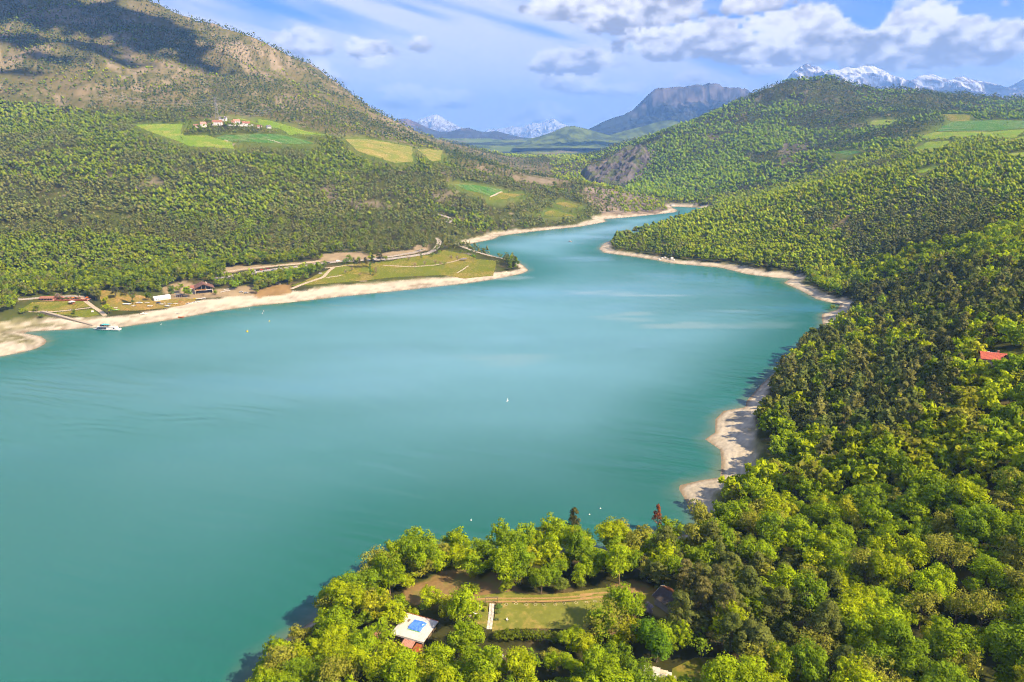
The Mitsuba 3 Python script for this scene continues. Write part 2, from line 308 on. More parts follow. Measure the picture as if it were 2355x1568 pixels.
BARE = {  # trodden or rocky ground without wood
    'near_clearing': ('earth', area(FG((500, 470), (700, 400), (830, 330), (1020, 330), (1180, 420), (1320, 330), (1500, 500), (1560, 540), (1040, 640), (960, 600), (860, 520), (700, 520), (560, 600), (480, 560)))),
    'near_yard': ('earth', area(FG((90, 900), (300, 870), (480, 960), (560, 1060), (430, 1100), (200, 1080), (150, 990)))),
    'barn_yard': ('earth', area(FH((560, 640), (700, 600), (940, 700), (960, 900), (700, 760), (600, 740)))),
    'track_bend': ('earth', area(FH((440, 1060), (520, 900), (640, 860), (640, 940), (560, 1050)))),
    'headland': ('scree', area(MU((1720, 1240), (1950, 1220), (2100, 1270), (2300, 1360), (2200, 1395), (1850, 1410), (1830, 1370), (1700, 1290)))),
    'bank_1': ('scree', area(MU((790, 1128), (1040, 1095), (1040, 1112), (820, 1148)))),
    'bank_2': ('scree', area(MU((1000, 1148), (1300, 1160), (1500, 1172), (1500, 1190), (1250, 1178)))),
    'bank_3': ('scree', area(MU((1290, 1215), (1640, 1185), (1640, 1198), (1310, 1230)))),
    'bank_4': ('scree', area(MU((740, 1260), (860, 1240), (860, 1310), (780, 1310)))),
    'outcrop_1': ('scree', area(MU((0, 1240), (70, 1225), (150, 1300), (90, 1320), (20, 1290)))),
    'outcrop_2': ('scree', area(MU((210, 1310), (250, 1320), (280, 1370), (240, 1360)))),
    'outcrop_3': ('scree', area(MU((320, 1320), (400, 1320), (400, 1350), (330, 1350)))),
    'outcrop_4': ('scree', area(LU((670, 1130), (720, 1125), (745, 1160), (700, 1175)))),
    'outcrop_5': ('scree', area(LU((985, 1165), (1050, 1180), (1055, 1215), (1000, 1195)))),
    'outcrop_6': ('scree', area(LU((905, 1212), (940, 1205), (940, 1232), (910, 1235)))),
    'glade_1': ('dryish', area(SH((340, 240), (470, 245), (460, 280), (370, 290)))),
    'glade_2': ('dryish', area(SH((380, 130), (480, 120), (480, 160), (400, 170)))),
    'roadside': ('sand', area(SH((0, 405), (180, 390), (460, 385), (700, 355), (850, 340), (870, 290), (1180, 270), (1250, 300), (1640, 250), (1660, 215), (1740, 212), (1740, 250), (1600, 285), (1250, 330), (950, 345), (650, 375), (350, 400), (30, 440)))),
    'club_yard': ('sand', area(SC((620, 215), (880, 150), (1010, 180), (1080, 300), (1500, 240), (1880, 180), (1900, 330), (1500, 330), (1000, 380), (700, 370)))),
    'shore_yard': ('earth', area(SC((1880, 290), (2150, 200), (2355, 180), (2355, 300), (1960, 350)))),
    'scar_1': ('sand', area(RU((1120, 1500), (1180, 1450), (1215, 1385), (1228, 1390), (1225, 1450), (1180, 1490)))),
    'scar_2': ('scree', area(RU((280, 890), (340, 890), (360, 925), (300, 930)))),
    'knob': ('scree', area(RU((780, 950), (900, 940), (940, 985), (830, 1060), (770, 1080)))),
    'hill_patch': ('scree', area(RU((1210, 805), (1280, 800), (1290, 825), (1230, 830)))),
}
ROADS = {  # half width, tone, centre line
    'shore_road': (3.4, 'road', line(SH((-60, 500), (90, 468), (350, 432), (620, 398), (850, 368), (1000, 348), (1200, 338), (1400, 332), (1600, 306), (1750, 280), (1800, 256), (1832, 222), (1845, 178), (1830, 158), (1798, 150)))),
    'parking': (5.0, 'road', line(SH((90, 478), (230, 450), (460, 420), (600, 402)))),
    'upper_lane': (2.2, 'path', line(SH((0, 442), (180, 415), (420, 392), (640, 372), (840, 345)))),
    'side_road': (2.6, 'road', line(SH((1260, 330), (1450, 306), (1640, 272), (1720, 244)))),
    'boat_ramp': (2.0, 'path', line(SP_((1540, 385), (1480, 425), (1390, 525), (1250, 570), (1080, 630), (930, 690)))),
    'park_path': (1.2, 'path', line(SP_((1400, 397), (1540, 382), (1700, 360), (1820, 352)))),
    'park_path_2': (1.1, 'path', line(SP_((1420, 532), (1520, 518), (1660, 498)))),
    'park_path_3': (1.2, 'path', line(SH((1360, 382), (1600, 395), (1800, 382), (1960, 352), (2060, 320)))),
    'park_path_4': (.9, 'path', line(SH((1990, 448), (2040, 420), (2090, 385)))),
    'club_path': (2.0, 'path', line(SW((1150, 340), (1190, 400), (1300, 485), (1420, 560), (1480, 620)))),
    'lawn_path': (1.0, 'path', line(SW((380, 556), (600, 560), (860, 550), (1290, 498)))),
    'club_road': (2.2, 'road', line(SW((-40, 385), (330, 385), (640, 350), (1000, 335), (1170, 345)))),
    'slope_road': (4.0, 'road', line(MU((760, 1397), (800, 1412), (845, 1420), (855, 1435), (830, 1458)))),
    'field_path': (1.6, 'path', line(MU((1108, 1288), (1150, 1270), (1192, 1253)))),
    'rut_1': (.42, 'earth', line(FG((980, 590), (1150, 578), (1420, 573), (1700, 574), (2000, 566), (2355, 532)) + FH((120, 727), (300, 712), (520, 697)))),
    'rut_2': (.42, 'earth', line(FG((980, 622), (1150, 608), (1420, 602), (1700, 602), (2000, 594), (2355, 566)) + FH((120, 763), (300, 750), (520, 735)))),
    'rut_3': (.40, 'earth', line(FH((420, 1080), (480, 1000), (540, 930), (600, 890)))),
    'rut_4': (.40, 'earth', line(FH((520, 1070), (560, 1000), (610, 930), (660, 890)))),
    'plateau_lane': (2.0, 'path', line(RU((1330, 1075), (1390, 1050), (1430, 1010), (1410, 970)))),
    'village_lane': (1.5, 'path', line(VI((590, 470), (660, 500)) )),
    'crop_lane': (1.3, 'path', line(VI((1220, 465), (1330, 490), (1440, 528)))),
}
TONES = {'crop': (0.0663, 0.1677, 0.0351), 'yellow': (.125, .215, .022), 'green': (0.117, 0.1443, 0.0195), 'dry': (.16, .195, .04), 'dryish': (0.1833, 0.1599, 0.039), 'lawn': (0.156, 0.1755, 0.0351), 'earth': (0.312, 0.2106, 0.0936), 'scree': (.29, .245, .18), 'sand': (0.3588, 0.2886, 0.1833), 'road': (0.2808, 0.2613, 0.234), 'path': (0.3588, 0.312, 0.234)}
PINE_AREAS = [area(p) for p in (
    LU((520, 40), (700, 30), (880, 180), (1400, 400), (1390, 440), (1100, 400), (850, 300), (650, 200)), LU((1150, 220), (1500, 300), (1650, 370), (1500, 365), (1200, 270)), LU((1400, 600), (1900, 680), (2300, 800), (2200, 830), (1700, 760), (1400, 700)), LU((0, 170), (300, 120), (420, 260), (300, 360), (120, 330)),
    LU((980, 560), (1180, 590), (1420, 720), (1380, 770), (1180, 815), (900, 805), (960, 740)),
    D((1800, 880), (1900, 840), (2050, 860), (2150, 900), (2100, 1000), (1900, 1010), (1790, 960)),
    D((1590, 1330), (1740, 1310), (1850, 1380), (1870, 1460), (1800, 1530), (1640, 1500), (1580, 1420)),
    D((1960, 690), (2150, 640), (2354, 660), (2354, 760), (2100, 790)), D((1950, 520), (2150, 430), (2300, 480), (2200, 560), (2000, 600)), D((700, 430), (900, 430), (1000, 500), (1010, 550), (800, 590), (620, 590), (640, 480)))]
BRIGHT_AREAS = [area(p) for p in (
    RU((250, 735), (420, 650), (560, 600), (800, 520), (860, 640), (830, 700), (640, 740), (480, 745)), RU((480, 940), (620, 830), (760, 730), (790, 740), (700, 850), (900, 900), (640, 1000)),
    RU((0, 850), (100, 850), (180, 930), (430, 1010), (620, 1100), (500, 1200), (250, 1340), (0, 1320), (-300, 1300), (-120, 1000)), D((0, 560), (300, 560), (450, 620), (300, 670), (0, 690)), D((1400, 520), (1700, 480), (1900, 560), (1850, 650), (1600, 600)))]


def near_any(polys, x, y, edge):
    """0 outside, 1 inside any of the polygons, softly over edge metres."""
    out = np.zeros(len(x))
    p = shapely.points(x, y)
    for g in polys:
        x0, y0, x1, y1 = g.bounds
        k = np.flatnonzero((x > x0 - edge) & (x < x1 + edge) & (y > y0 - edge) & (y < y1 + edge))
        if len(k):
            d = shapely.distance(p[k], g)
            out[k] = np.maximum(out[k], 1 - np.clip(d / max(edge, 1e-6), 0, 1))
    return out


def mixv(a, b, t):
    return a + (np.asarray(b) - a) * t[..., None]


# colour of the bare ground, vertex by vertex
_x, _y, _z = TX.ravel(), TY.ravel(), TZ.ravel()
_s, _b = field('s', _x, _y), field('b', _x, _y)
_nn = lambda s, o=4, k=0: _noise(_x, _y, s, o, k) + .5
n9, n30, n120, n3 = _nn(9, 3, 1), _nn(30, 4, 2), _nn(140, 4, 3), _nn(3.5, 3, 4)
col = mixv(mixv(np.full((len(_x), 3), (.058, .064, .024)), (.085, .105, .026), sstep(.4, .6, n30)), (.20, .155, .08), sstep(.60, .76, n9) * .5)
down = _x * .88 + _y * .48                                            # along the contours of the left mountain
streak = _noise(down, (_y * .88 - _x * .48) * .16, 26, 4, 19) + .5
mount = sstep(1700, 1850, _y - .0 * _x) * (1 - sstep(150, 350, _x)) * (_y < 3600)
mtan = mixv(mixv(np.full((len(_x), 3), (.175, .155, .07)), (.30, .245, .155), sstep(.46, .66, n120 * .45 + n30 * .3 + n9 * .25)), (.115, .125, .04), sstep(.42, .58, n9 * .5 + _nn(60, 4, 8) * .5) * .85)
mtan = mixv(mtan, (.46, .37, .28), sstep(.56, .66, streak) * sstep(.40, .62, n120) * .5)
col = mixv(col, mtan, mount)
meadow_rim = near_any([g for t, g in FIELDS.values() if not g.is_empty and math.hypot(*g.centroid.coords[0]) > 1000], _x, _y, 75)
col = mixv(col, mixv(np.full((len(_x), 3), (.125, .19, .03)), (.17, .20, .045), sstep(.45, .6, n30)), meadow_rim * sstep(.25, .6, meadow_rim * .6 + n30 * .5) * (_y < 3000))
cliff = near_any([area(MU((1700, 1130), (1850, 1100), (1960, 1010), (2090, 970), (2160, 1040), (2080, 1150), (2000, 1210), (1800, 1220)))], _x, _y, 40)
strata = _noise(_x * .3 + _z * 2, _y * .3 - _z, 40, 4, 17) + .5
col = mixv(col, mixv(np.full((len(_x), 3), (.13, .115, .11)), (.33, .27, .21), sstep(.45, .6, strata)), sstep(.2, .8, cliff))
# beaches: pale silt, with a dark wet rim and thin weeds at the top
sand = mixv(mixv(np.full((len(_x), 3), (.61, .57, .465)), (.50, .465, .37), sstep(.4, .65, n30 * .5 + n9 * .5)), (.74, .67, .52), sstep(.5, .7, n3) * .6)
spit = np.exp(-(((_x + 430) / 70) ** 2 + ((_y - 590) / 75) ** 2))
weeds = sstep(.46, .60, n9 * .35 + n30 * .65) * np.clip(sstep(.75, 1.1, _s / np.maximum(_b, 1)) + 1.2 * spit * sstep(4, 14, _s), 0, 1)
sand = mixv(sand, (.20, .20, .06), weeds * .8)
rings = .5 + .5 * np.sin(_z * 13.0 + n30 * 5)
sand = sand * (1 - .22 * rings * (_s < 16) - .25 * sstep(.52, .66, n3 * .6 + n9 * .4))[:, None]
sand = mixv(sand, (.27, .22, .15), sstep(.34, .10, _z + (n9 - .5) * .25))
col = mixv(col, sand, (1 - sstep(-1.0, 3.0, _s - _b * (1 + .35 * (n30 - .5)) - (n9 - .5) * 7)) * (_y < 2300))
for name, (tone, g) in BARE.items():
    wide = math.hypot(*g.centroid.coords[0]) > 1000 and name != 'headland'
    k = near_any([g], _x, _y, 30.0 if wide else 5.0)
    k = sstep(.5, 1.0, k + (n30 - .5) * 1.4 + (n9 - .5) * 1.0) * .55 if wide else sstep(.3, .75, k + (n9 - .5) * .7)
    c = np.array(TONES[tone])
    t = c * (1 + (n9 - .5)[:, None] * .45 + (n3 - .5)[:, None] * .35)
    if name in ('near_clearing', 'near_yard', 'barn_yard'):
        t = mixv(t, (.24, .235, .07), sstep(.45, .62, _nn(5, 3, 9)) * .75)
    if name == 'headland':
        t = t * (.72 + .5 * sstep(.4, .62, _noise(_x * .8 + _y * .6, _z * .3, 14, 4, 57) + .5))[:, None]
    col = mixv(col, t, k)
# far country: woods, hedged fields, villages' land
far = sstep(3650, 4200, _y)
cellx, celly = _x + 240 * _nn(700, 3, 41), _y + 240 * _nn(700, 3, 42)
pick = meshkit.noise(np.stack([np.floor(cellx / 170) * 7.31, np.floor(celly / 330) * 3.77, 0 * cellx], -1), 5)
pasture = mixv(mixv(np.full((len(_x), 3), (.13, .19, .035)), (.19, .23, .04), (pick > .5) * 1.0), (.24, .20, .10), (pick > .78) * 1.0)
wood = np.array((.040, .058, .026)) * (1 + .8 * (_nn(45, 3, 44) - .5))[:, None]
col = mixv(col, mixv(pasture, wood, sstep(.44, .50, _nn(900, 5, 45) * .55 + _nn(200, 4, 46) * .45)), far)
GROUND_COLOUR = np.clip(col * .74, .01, .9)


def quads(n, m, flip=False):
    i, j = np.meshgrid(np.arange(n - 1), np.arange(m - 1), indexing='ij')
    a = i * m + j
    q = np.stack([a, a + m, a + m + 1, a + 1], -1).reshape(-1, 4)
    f = np.vstack([q[:, [0, 1, 2]], q[:, [0, 2, 3]]])
    return f[:, ::-1] if flip else f


CLIFF = area(MU((1700, 1130), (1850, 1100), (1960, 1010), (2090, 970), (2160, 1040), (2080, 1150), (2000, 1210), (1800, 1220)))


def bsdf(name, **d):
    scene[name] = d
    return name


VC = {'type': 'mesh_attribute', 'name': 'vertex_color'}
rgb = lambda *c: {'type': 'rgb', 'value': list(c)}
bsdf('ground_matt', type='twosided', bsdf={'type': 'diffuse', 'reflectance': VC})
bsdf('ground_rough', type='twosided', bsdf={'type': 'bumpmap', 'arbitrary': mikit.proc(lambda p, n, uv: mikit.fbm(p.x * .55, p.y * .55, 0.0, 4) * .8 + mikit.noise(p.x * .07, p.y * .07) * 3.0, eps=.2), 'scale': .5, 'bsdf': {'type': 'diffuse', 'reflectance': VC}})
gv, gf = np.column_stack([_x, _y, _z]), quads(*TX.shape)
scene['terrain'] = mikit.ply((gv, gf), 'ground_rough', smooth=True, color=GROUND_COLOUR, uv=gv[:, :2] * .001)
labels['terrain'] = {'label': 'wooded valley slopes and plateau of bare earth and scree around the lake', 'category': 'terrain', 'kind': 'structure'}


def tag(key, label, cat=None, group=None, kind=None):
    labels[key] = {k: v for k, v in dict(label=label, category=cat, group=group, kind=kind).items() if v}


# ------------------------------------------------------------------ the lake
def wind_at(p):
    return mikit.smoothstep(.30, .58, mikit.fbm(p.x * .0045 + 3, p.y * .013, 1.0, 4))


def ripple(p, n, uv):
    wind = wind_at(p)
    u, v = p.x * .965 - p.y * .26, p.y * .965 + p.x * .26
    swell = dr.sin(v * .26 + u * .03 + mikit.noise(u * .008, v * .012, 9.0) * 11) * .34 + dr.sin(v * .62 + mikit.noise(u * .018, v * .03) * 12) * .20 + dr.sin(v * 1.15 + u * .10 + mikit.noise(u * .03, v * .05, 5.0) * 10) * .085
    fine = mikit.fbm(u * .5, v * 1.3, 0.0, 3) * .22
    return (swell * (.35 + .65 * mikit.noise(u * .012, v * .02, 2.0)) + fine) * (.15 + 1.1 * wind)


bsdf('lake_water', type='bumpmap', arbitrary=mikit.proc(ripple, eps=.25), scale=1.15,
     bsdf={'type': 'principled', 'base_color': VC, 'roughness': mikit.proc(lambda p, n, uv: .12 + .20 * wind_at(p)), 'eta': 1.333})
WX, WY = np.arange(-1000, 1001, 8.0), np.arange(-420, 2401, 8.0)
wx, wy = np.meshgrid(WX, WY, indexing='ij')
ws = field('s', wx.ravel(), wy.ravel())
keep = ws.reshape(wx.shape) < 25
wf = quads(*wx.shape)
keep = keep.ravel()[wf].any(1)
wv = np.column_stack([wx.ravel(), wy.ravel(), 0 * wx.ravel()])
used = np.unique(wf[keep])
remap = np.full(len(wv), -1)
remap[used] = np.arange(len(used))
depth_uv = np.clip(-ws / 9, 0, 1)
_t = _noise(wv[:, 0], wv[:, 1] * 1.5, 260, 3, 91) + .5
sky_sheen = np.exp(-(((wv[:, 0] + .10 * wv[:, 1]) / 400) ** 2 + ((wv[:, 1] - 630) / 300) ** 2)) + .8 * sstep(850, 1200, wv[:, 1])     # sky sheen on the open water, painted into its colour
sky_sheen = np.clip(sky_sheen * (.55 + .9 * (_noise(wv[:, 0] * .6, wv[:, 1] * 1.7, 170, 4, 93) + .5)), 0, 1) * sstep(0, 90, -ws)
wind_streaks = sstep(.66, .78, _noise(wv[:, 0] * .35, wv[:, 1] * 1.25, 60, 4, 95) + .5) * sstep(.45, .6, _noise(wv[:, 0], wv[:, 1], 260, 2, 96) + .5) * sstep(420, 600, wv[:, 1])  # pale wind streaks: their sheen is painted into the water colour
wcol = mixv(mixv(mixv(np.full((len(wv), 3), (.010, .086, .069)), (.012, .104, .090), sstep(.3, .7, _t)), (.088, .225, .285), sky_sheen), (.085, .125, .080), (1 - depth_uv) ** 2)   # silt shows where it is shallow
wcol = mixv(wcol, (.16, .25, .28), wind_streaks * .55)
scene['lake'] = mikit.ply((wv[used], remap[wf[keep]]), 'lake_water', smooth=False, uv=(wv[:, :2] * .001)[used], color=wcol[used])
tag('lake', 'wide turquoise reservoir winding between wooded shores', 'lake', kind='structure')


# ------------------------------------------------------------------ far mountains
def range_of(name, label, dist, line_px, base_py, depth, rock, snow=None, snow_from=.45, rough=1.0, seed=1, jag=1.0, cover=None, mesa=False):
    """A mountain range: a skyline at dist metres, its faces fluted by gullies down to base_py."""
    pts = np.array([at_y(a, b, dist) for a, b in line_px])
    zb = at_y(1200, base_py, dist - depth)[2] - 40
    nx, ny = (560, 80) if dist == 15000 else (330, 60)
    x = np.linspace(pts[0, 0], pts[-1, 0], nx)
    ridge = np.interp(x, pts[:, 0], pts[:, 2])
    span = (pts[-1, 0] - pts[0, 0])
    fine = meshkit.fbm(np.stack([x / span * 60, 0 * x, 0 * x], -1), 4, seed) - .5
    ridge = ridge + fine * jag * (ridge - zb).max() * .07
    ridge = zb + (ridge - zb) * np.minimum(1, np.minimum(np.linspace(0, 14, nx), np.linspace(14, 0, nx))) if snow is None else ridge
    t = np.concatenate([np.linspace(0, 1, ny), np.linspace(1.05, 1.5, 8)])
    Xg, Tg = np.meshgrid(x, t, indexing='ij')
    Yg = dist - depth * (1 - Tg)
    up = np.where(Tg <= 1, Tg ** 1.35 * .62 + .38 * Tg ** 3.2, 1 - (Tg - 1) * 1.2)
    if mesa:                                                           # a long foot slope under a band of cliff
        up = np.where(Tg <= .86, .66 * (Tg / .86) ** 1.25, np.where(Tg <= 1, .66 + .34 * sstep(.86, .94, Tg), 1 - (Tg - 1) * .5))
    scale = span / 26
    g = meshkit.fbm(np.stack([Xg / scale + .12 * Yg / scale, Yg / scale * .35, 0 * Xg], -1), 5, seed + 3)
    gully = 1 - np.abs(2 * g - 1) * 2
    Z = zb + (ridge[:, None] - zb) * up
    mid = np.clip(4 * Tg * (1.0 - Tg), 0, 1) * (Tg <= 1)
    Z = Z + gully * mid * (ridge[:, None] - zb) * .19 * rough
    rel = (Z - zb) / (ridge.max() - zb)
    c = np.empty(Xg.shape + (3,))
    lo, hi = np.array(rock[0]), np.array(rock[1])
    tn = meshkit.fbm(np.stack([Xg / scale * 1.3, Z / scale * 2.2, Yg / scale * .4], -1), 4, seed + 5)
    c[:] = lo + (hi - lo) * sstep(.35, .68, tn)[..., None]
    if cover is not None:                                              # woods and grass on the lower face
        k = sstep(cover[0], cover[0] - .3, rel + (tn - .5) * .5)
        c = c + (np.array(cover[1]) * (.7 + .6 * g)[..., None] - c) * k[..., None]
    if snow is not None:
        dz = np.gradient(Z, axis=0) / (x[1] - x[0])
        fn_ = meshkit.fbm(np.stack([Xg / scale * 5, Z / scale * 3, Yg / scale], -1), 4, seed + 9)
        sn = sstep(-.06, .08, (rel - snow_from) * .8 + (g - .5) * 1.3 + (tn - .5) * 1.0 + (fn_ - .5) * 1.3 - np.abs(dz) * .10)
        c = c + (np.array(snow) - c) * sn[..., None]
    V = np.column_stack([(Xg).ravel(), Yg.ravel(), Z.ravel()])
    scene[name] = mikit.ply((V, quads(*Xg.shape, flip=True)), 'ground_matt', smooth=True, color=np.clip(c.reshape(-1, 3), .01, .9))
    tag(name, label, 'mountain', kind='structure')
    return Z.max()


SNOW = (.62, .64, .68)
tops = [
    range_of('snow_mountains', 'jagged grey mountain wall streaked with snow behind the wooded hill', 15000, D((1640, 262), (1690, 236), (1730, 214), (1772, 196), (1800, 190), (1822, 168), (1850, 150), (1880, 153), (1900, 162), (1935, 157), (1970, 153), (2000, 150), (2022, 160), (2045, 178),
             (2060, 184), (2085, 186), (2100, 180), (2122, 170), (2150, 173), (2172, 190), (2195, 182), (2215, 174), (2240, 186), (2262, 190), (2290, 206), (2322, 206), (2354, 184), (2400, 176), (2460, 200), (2560, 230)), 262, 3400, ((.13, .12, .125), (.27, .235, .22)), SNOW, .60, 1.5, 4, 1.6),
    range_of('table_mountain', 'flat topped bluish mountain with pale cliff bands', 10500, D((1290, 322), (1330, 310), (1352, 298), (1390, 279), (1430, 267), (1462, 250), (1482, 237), (1490, 218), (1500, 210), (1530, 207), (1570, 204), (1620, 197), (1640, 199), (1662, 206), (1690, 206), (1712, 212), (1740, 226), (1790, 236), (1850, 262)), 318, 2600, ((.04, .04, .046), (.13, .112, .105)), None, 0, .9, 12, .25, cover=(.74, (.030, .038, .032)), mesa=True),
    range_of('snow_peaks', 'distant low snowy peaks in the gap of the valley', 24000, D((1100, 312), (1124, 298), (1150, 297), (1180, 290), (1200, 293), (1222, 283), (1240, 284), (1262, 276), (1272, 272), (1290, 284), (1312, 290), (1340, 297), (1380, 312)), 322, 3600, ((.16, .16, .19), (.28, .26, .28)), (.46, .48, .52), .20, 1.2, 23),
    range_of('snow_peak', 'lone pointed snow peak behind the brown foothill', 21000, D((900, 315), (945, 288), (968, 273), (985, 269), (1003, 263), (1016, 270), (1032, 279), (1056, 292), (1085, 303), (1110, 315)), 322, 3400, ((.16, .16, .19), (.28, .26, .28)), (.50, .52, .56), .48, 1.2, 33),
    range_of('foothill', 'brown violet foothills left of the snow peak', 11500, D((850, 310), (895, 285), (918, 274), (936, 273), (960, 283), (985, 295), (1010, 303), (1036, 303), (1058, 296), (1078, 294), (1100, 302), (1122, 304), (1140, 301), (1180, 312), (1230, 322)), 324, 2200, ((.10, .075, .075), (.18, .13, .11)), None, 0, .7, 42, .3, cover=(.8, (.045, .045, .042))),
    range_of('wooded_hill', 'blue green wooded hills under the table mountain', 7600, D((1180, 328), (1240, 314), (1270, 304), (1300, 291), (1320, 290), (1350, 297), (1400, 311), (1440, 300), (1480, 290), (1520, 278), (1545, 276), (1580, 285), (1650, 290), (1750, 300)), 330, 1500, ((.055, .08, .035), (.12, .16, .04)), None, 0, .6, 52, .25),
]
TOP = max(tops) + 60

# the air: thin haze over the whole valley, under the clouds
HAZE = 6.8e-5
scene['haze_air'] = {'type': 'homogeneous', 'albedo': {'type': 'rgb', 'value': [.20, .44, 1.0]}, 'sigma_t': HAZE}
scene['haze'] = {'type': 'cube', 'to_world': T().translate([0, 12000, (TOP - 10) / 2]).scale([40000, 17000, (TOP + 10) / 2]), 'bsdf': {'type': 'null'}, 'interior': {'type': 'ref', 'id': 'haze_air'}}
tag('haze', 'thin bluish air over the whole valley', 'haze', kind='stuff')

# ------------------------------------------------------------------ fields, lawns and roads as sheets laid on the ground
def sheet(poly, step, lift, wobble=0.0):
    """A polygon as a grid mesh draped over the ground mesh."""
    if wobble:
        b = shapely.segmentize(poly.buffer(0), 4.0 * step).exterior.coords
        b = np.array(b)[:-1]
        off = (meshkit.fbm(np.column_stack([b / (step * 6), 0 * b[:, 0]]), 3, 77) - .5) * 2 * wobble
        c = np.array(poly.centroid.coords[0])
        poly = Polygon(b + (b - c) / np.maximum(np.linalg.norm(b - c, axis=1, keepdims=True), 1) * off[:, None]).buffer(0)
        if poly.geom_type != 'Polygon':
            poly = max(poly.geoms, key=lambda g: g.area)
    x0, y0, x1, y1 = poly.bounds
    gx, gy = np.meshgrid(np.arange(x0 - step, x1 + 2 * step, step), np.arange(y0 - step, y1 + 2 * step, step), indexing='ij')
    inside = shapely.contains_xy(poly, gx.ravel(), gy.ravel())
    d = shapely.distance(shapely.points(gx.ravel(), gy.ravel()), poly.exterior)
    px, py = gx.ravel().copy(), gy.ravel().copy()
    near = np.flatnonzero((d < step * 1.0) & ~inside | (d < step * .45))
    for k in near:                                                     # vertices next to the edge move onto it
        q = poly.exterior.interpolate(poly.exterior.project(Point(px[k], py[k])))
        px[k], py[k] = q.x, q.y
        inside[k] = True
    f = quads(*gx.shape, flip=False)
    f = f[inside[f].all(1)]
    mid = np.column_stack([px, py])[f].mean(1)
    f = f[shapely.contains_xy(poly.buffer(.01 * step), mid[:, 0], mid[:, 1])]
    used = np.unique(f)
    re = np.full(len(px), -1)
    re[used] = np.arange(len(used))
    v = np.column_stack([px, py, ground(px, py) + lift])[used]
    return v, re[f]


def ribbon(ln, half, lift, step=1.6):
    """A road: a strip along a line, three vertices across, draped over the ground mesh, with shoulders that go into it."""
    s = np.arange(0, ln.length + step, step)
    p = np.array([ln.interpolate(min(a, ln.length)).coords[0] for a in s])
    k = max(3, int(6 / step))
    if len(p) > 2 * k:
        pad = np.vstack([np.repeat(p[:1], k, 0), p, np.repeat(p[-1:], k, 0)])
        ker = np.ones(2 * k + 1) / (2 * k + 1)
        p = np.column_stack([np.convolve(pad[:, i], ker, 'valid') for i in (0, 1)])
    t = np.gradient(p, axis=0)
    t /= np.linalg.norm(t, axis=1, keepdims=True) + 1e-9
    n = np.column_stack([-t[:, 1], t[:, 0]])
    w = half * (1 + .18 * (meshkit.fbm(np.column_stack([p / 9, 0 * p[:, 0]]), 2, 5) - .5))
    rows = []
    for o, l in ((-1.15, -.3), (-1, lift), (-.33, lift), (.33, lift), (1, lift), (1.15, -.3)):
        q = p + n * (w * o)[:, None]
        rows.append(np.column_stack([q, ground(q[:, 0], q[:, 1]) + l]))
    v = np.stack(rows, 1)
    return v.reshape(-1, 3), quads(len(p), 6)


def turf(tone, stripes=0.0, k=0):
    c = list(TONES[tone])

    def fn(p, n, uv):
        a = mikit.fbm(p.x * .05 + k, p.y * .05, 0.0, 4)
        b = mikit.fbm(p.x * .7, p.y * .7, 4.0, 3)
        dryer = mikit.mix(c, [c[0] * 1.35 + .03, c[1] * 1.05 + .01, c[2] * 1.3 + .012], mikit.smoothstep(.42, .66, a * .6 + b * .4))
        bare = mikit.mix(dryer, [.36, .28, .13], mikit.smoothstep(.62, .78, a * .5 + b * .5) * (.8 if tone in ('lawn', 'dryish', 'dry') else .3))
        row = .5 + .5 * dr.sin((p.x * .55 + p.y * .83) * .33 + mikit.noise(p.x * .01, p.y * .01) * 3)
        return bare * (.82 + .36 * b) * (1 - stripes * row * .22)
    return fn


def gravel(tone, k=0):
    c = list(TONES[tone])

    def fn(p, n, uv):
        return mi.Color3f(c) * (.78 + .28 * mikit.fbm(p.x * .5 + k, p.y * .5, 0.0, 3) + .2 * mikit.noise(p.x * 3.0, p.y * 3.0))
    return fn


for tone in ('crop', 'yellow', 'green', 'dry', 'dryish', 'lawn'):
    bsdf('turf_' + tone, type='twosided', bsdf={'type': 'diffuse', 'reflectance': mikit.proc(turf(tone, 1.0 if tone == 'crop' else 0))})
for tone in ('road', 'path', 'earth'):
    bsdf('gravel_' + tone, type='twosided', bsdf={'type': 'diffuse', 'reflectance': mikit.proc(gravel(tone))})
FIELD_TEXT = {'crop_village': 'green crop field below the hill village', 'meadow_village': 'yellow green meadow left of the crop field under the village', 'meadow_slope': 'bright meadow running down right of the hill village', 'dry_meadow': 'dry yellowish pasture on the crest of the left shore',
              'dry_meadow_2': 'small dry pasture beside the larger one on the crest', 'field_mid': 'green field above the far bend of the left shore', 'field_mid_2': 'small grass field below the white field path', 'field_low': 'small field among trees near the sandy headland', 'field_low_2': 'lowest small field above the far left beach',
              'plateau_1': 'bright clearing in the pines on the right hill', 'plateau_2': 'wide green crop field on the right plateau', 'plateau_3': 'yellow green strip in front of the wide plateau crop', 'plateau_4': 'meadow behind the plateau crop field', 'plateau_5': 'meadow among bushes below the plateau crop',
              'plateau_6': 'bright meadow strip at the right end of the plateau', 'plateau_7': 'lowest meadow at the right end of the plateau', 'slope_field': 'thin green field in the dark wood of the right hill', 'slope_field_2': 'narrow field on the crest of the right slope', 'ridge_field': 'tiny field on the left ridge of the right hill',
              'shore_park': 'grassy park with scattered trees on the left point', 'club_lawn': 'worn lawn with beached boats before the club house', 'upper_lawn': 'lawn below the long red terrace', 'lower_lawn': 'small lawn between the path and the boat ramp wall', 'near_lawn': 'mown lawn in the near clearing between hedge and track', 'near_garden': 'garden plot left of the white garden path',
              'near_verge': 'rough grass strip along the earth track', 'south_lawn': 'grass at the bottom of the picture right of the white roofs', 'pines_clearing': 'sunny clearing beside the red roofed house'}
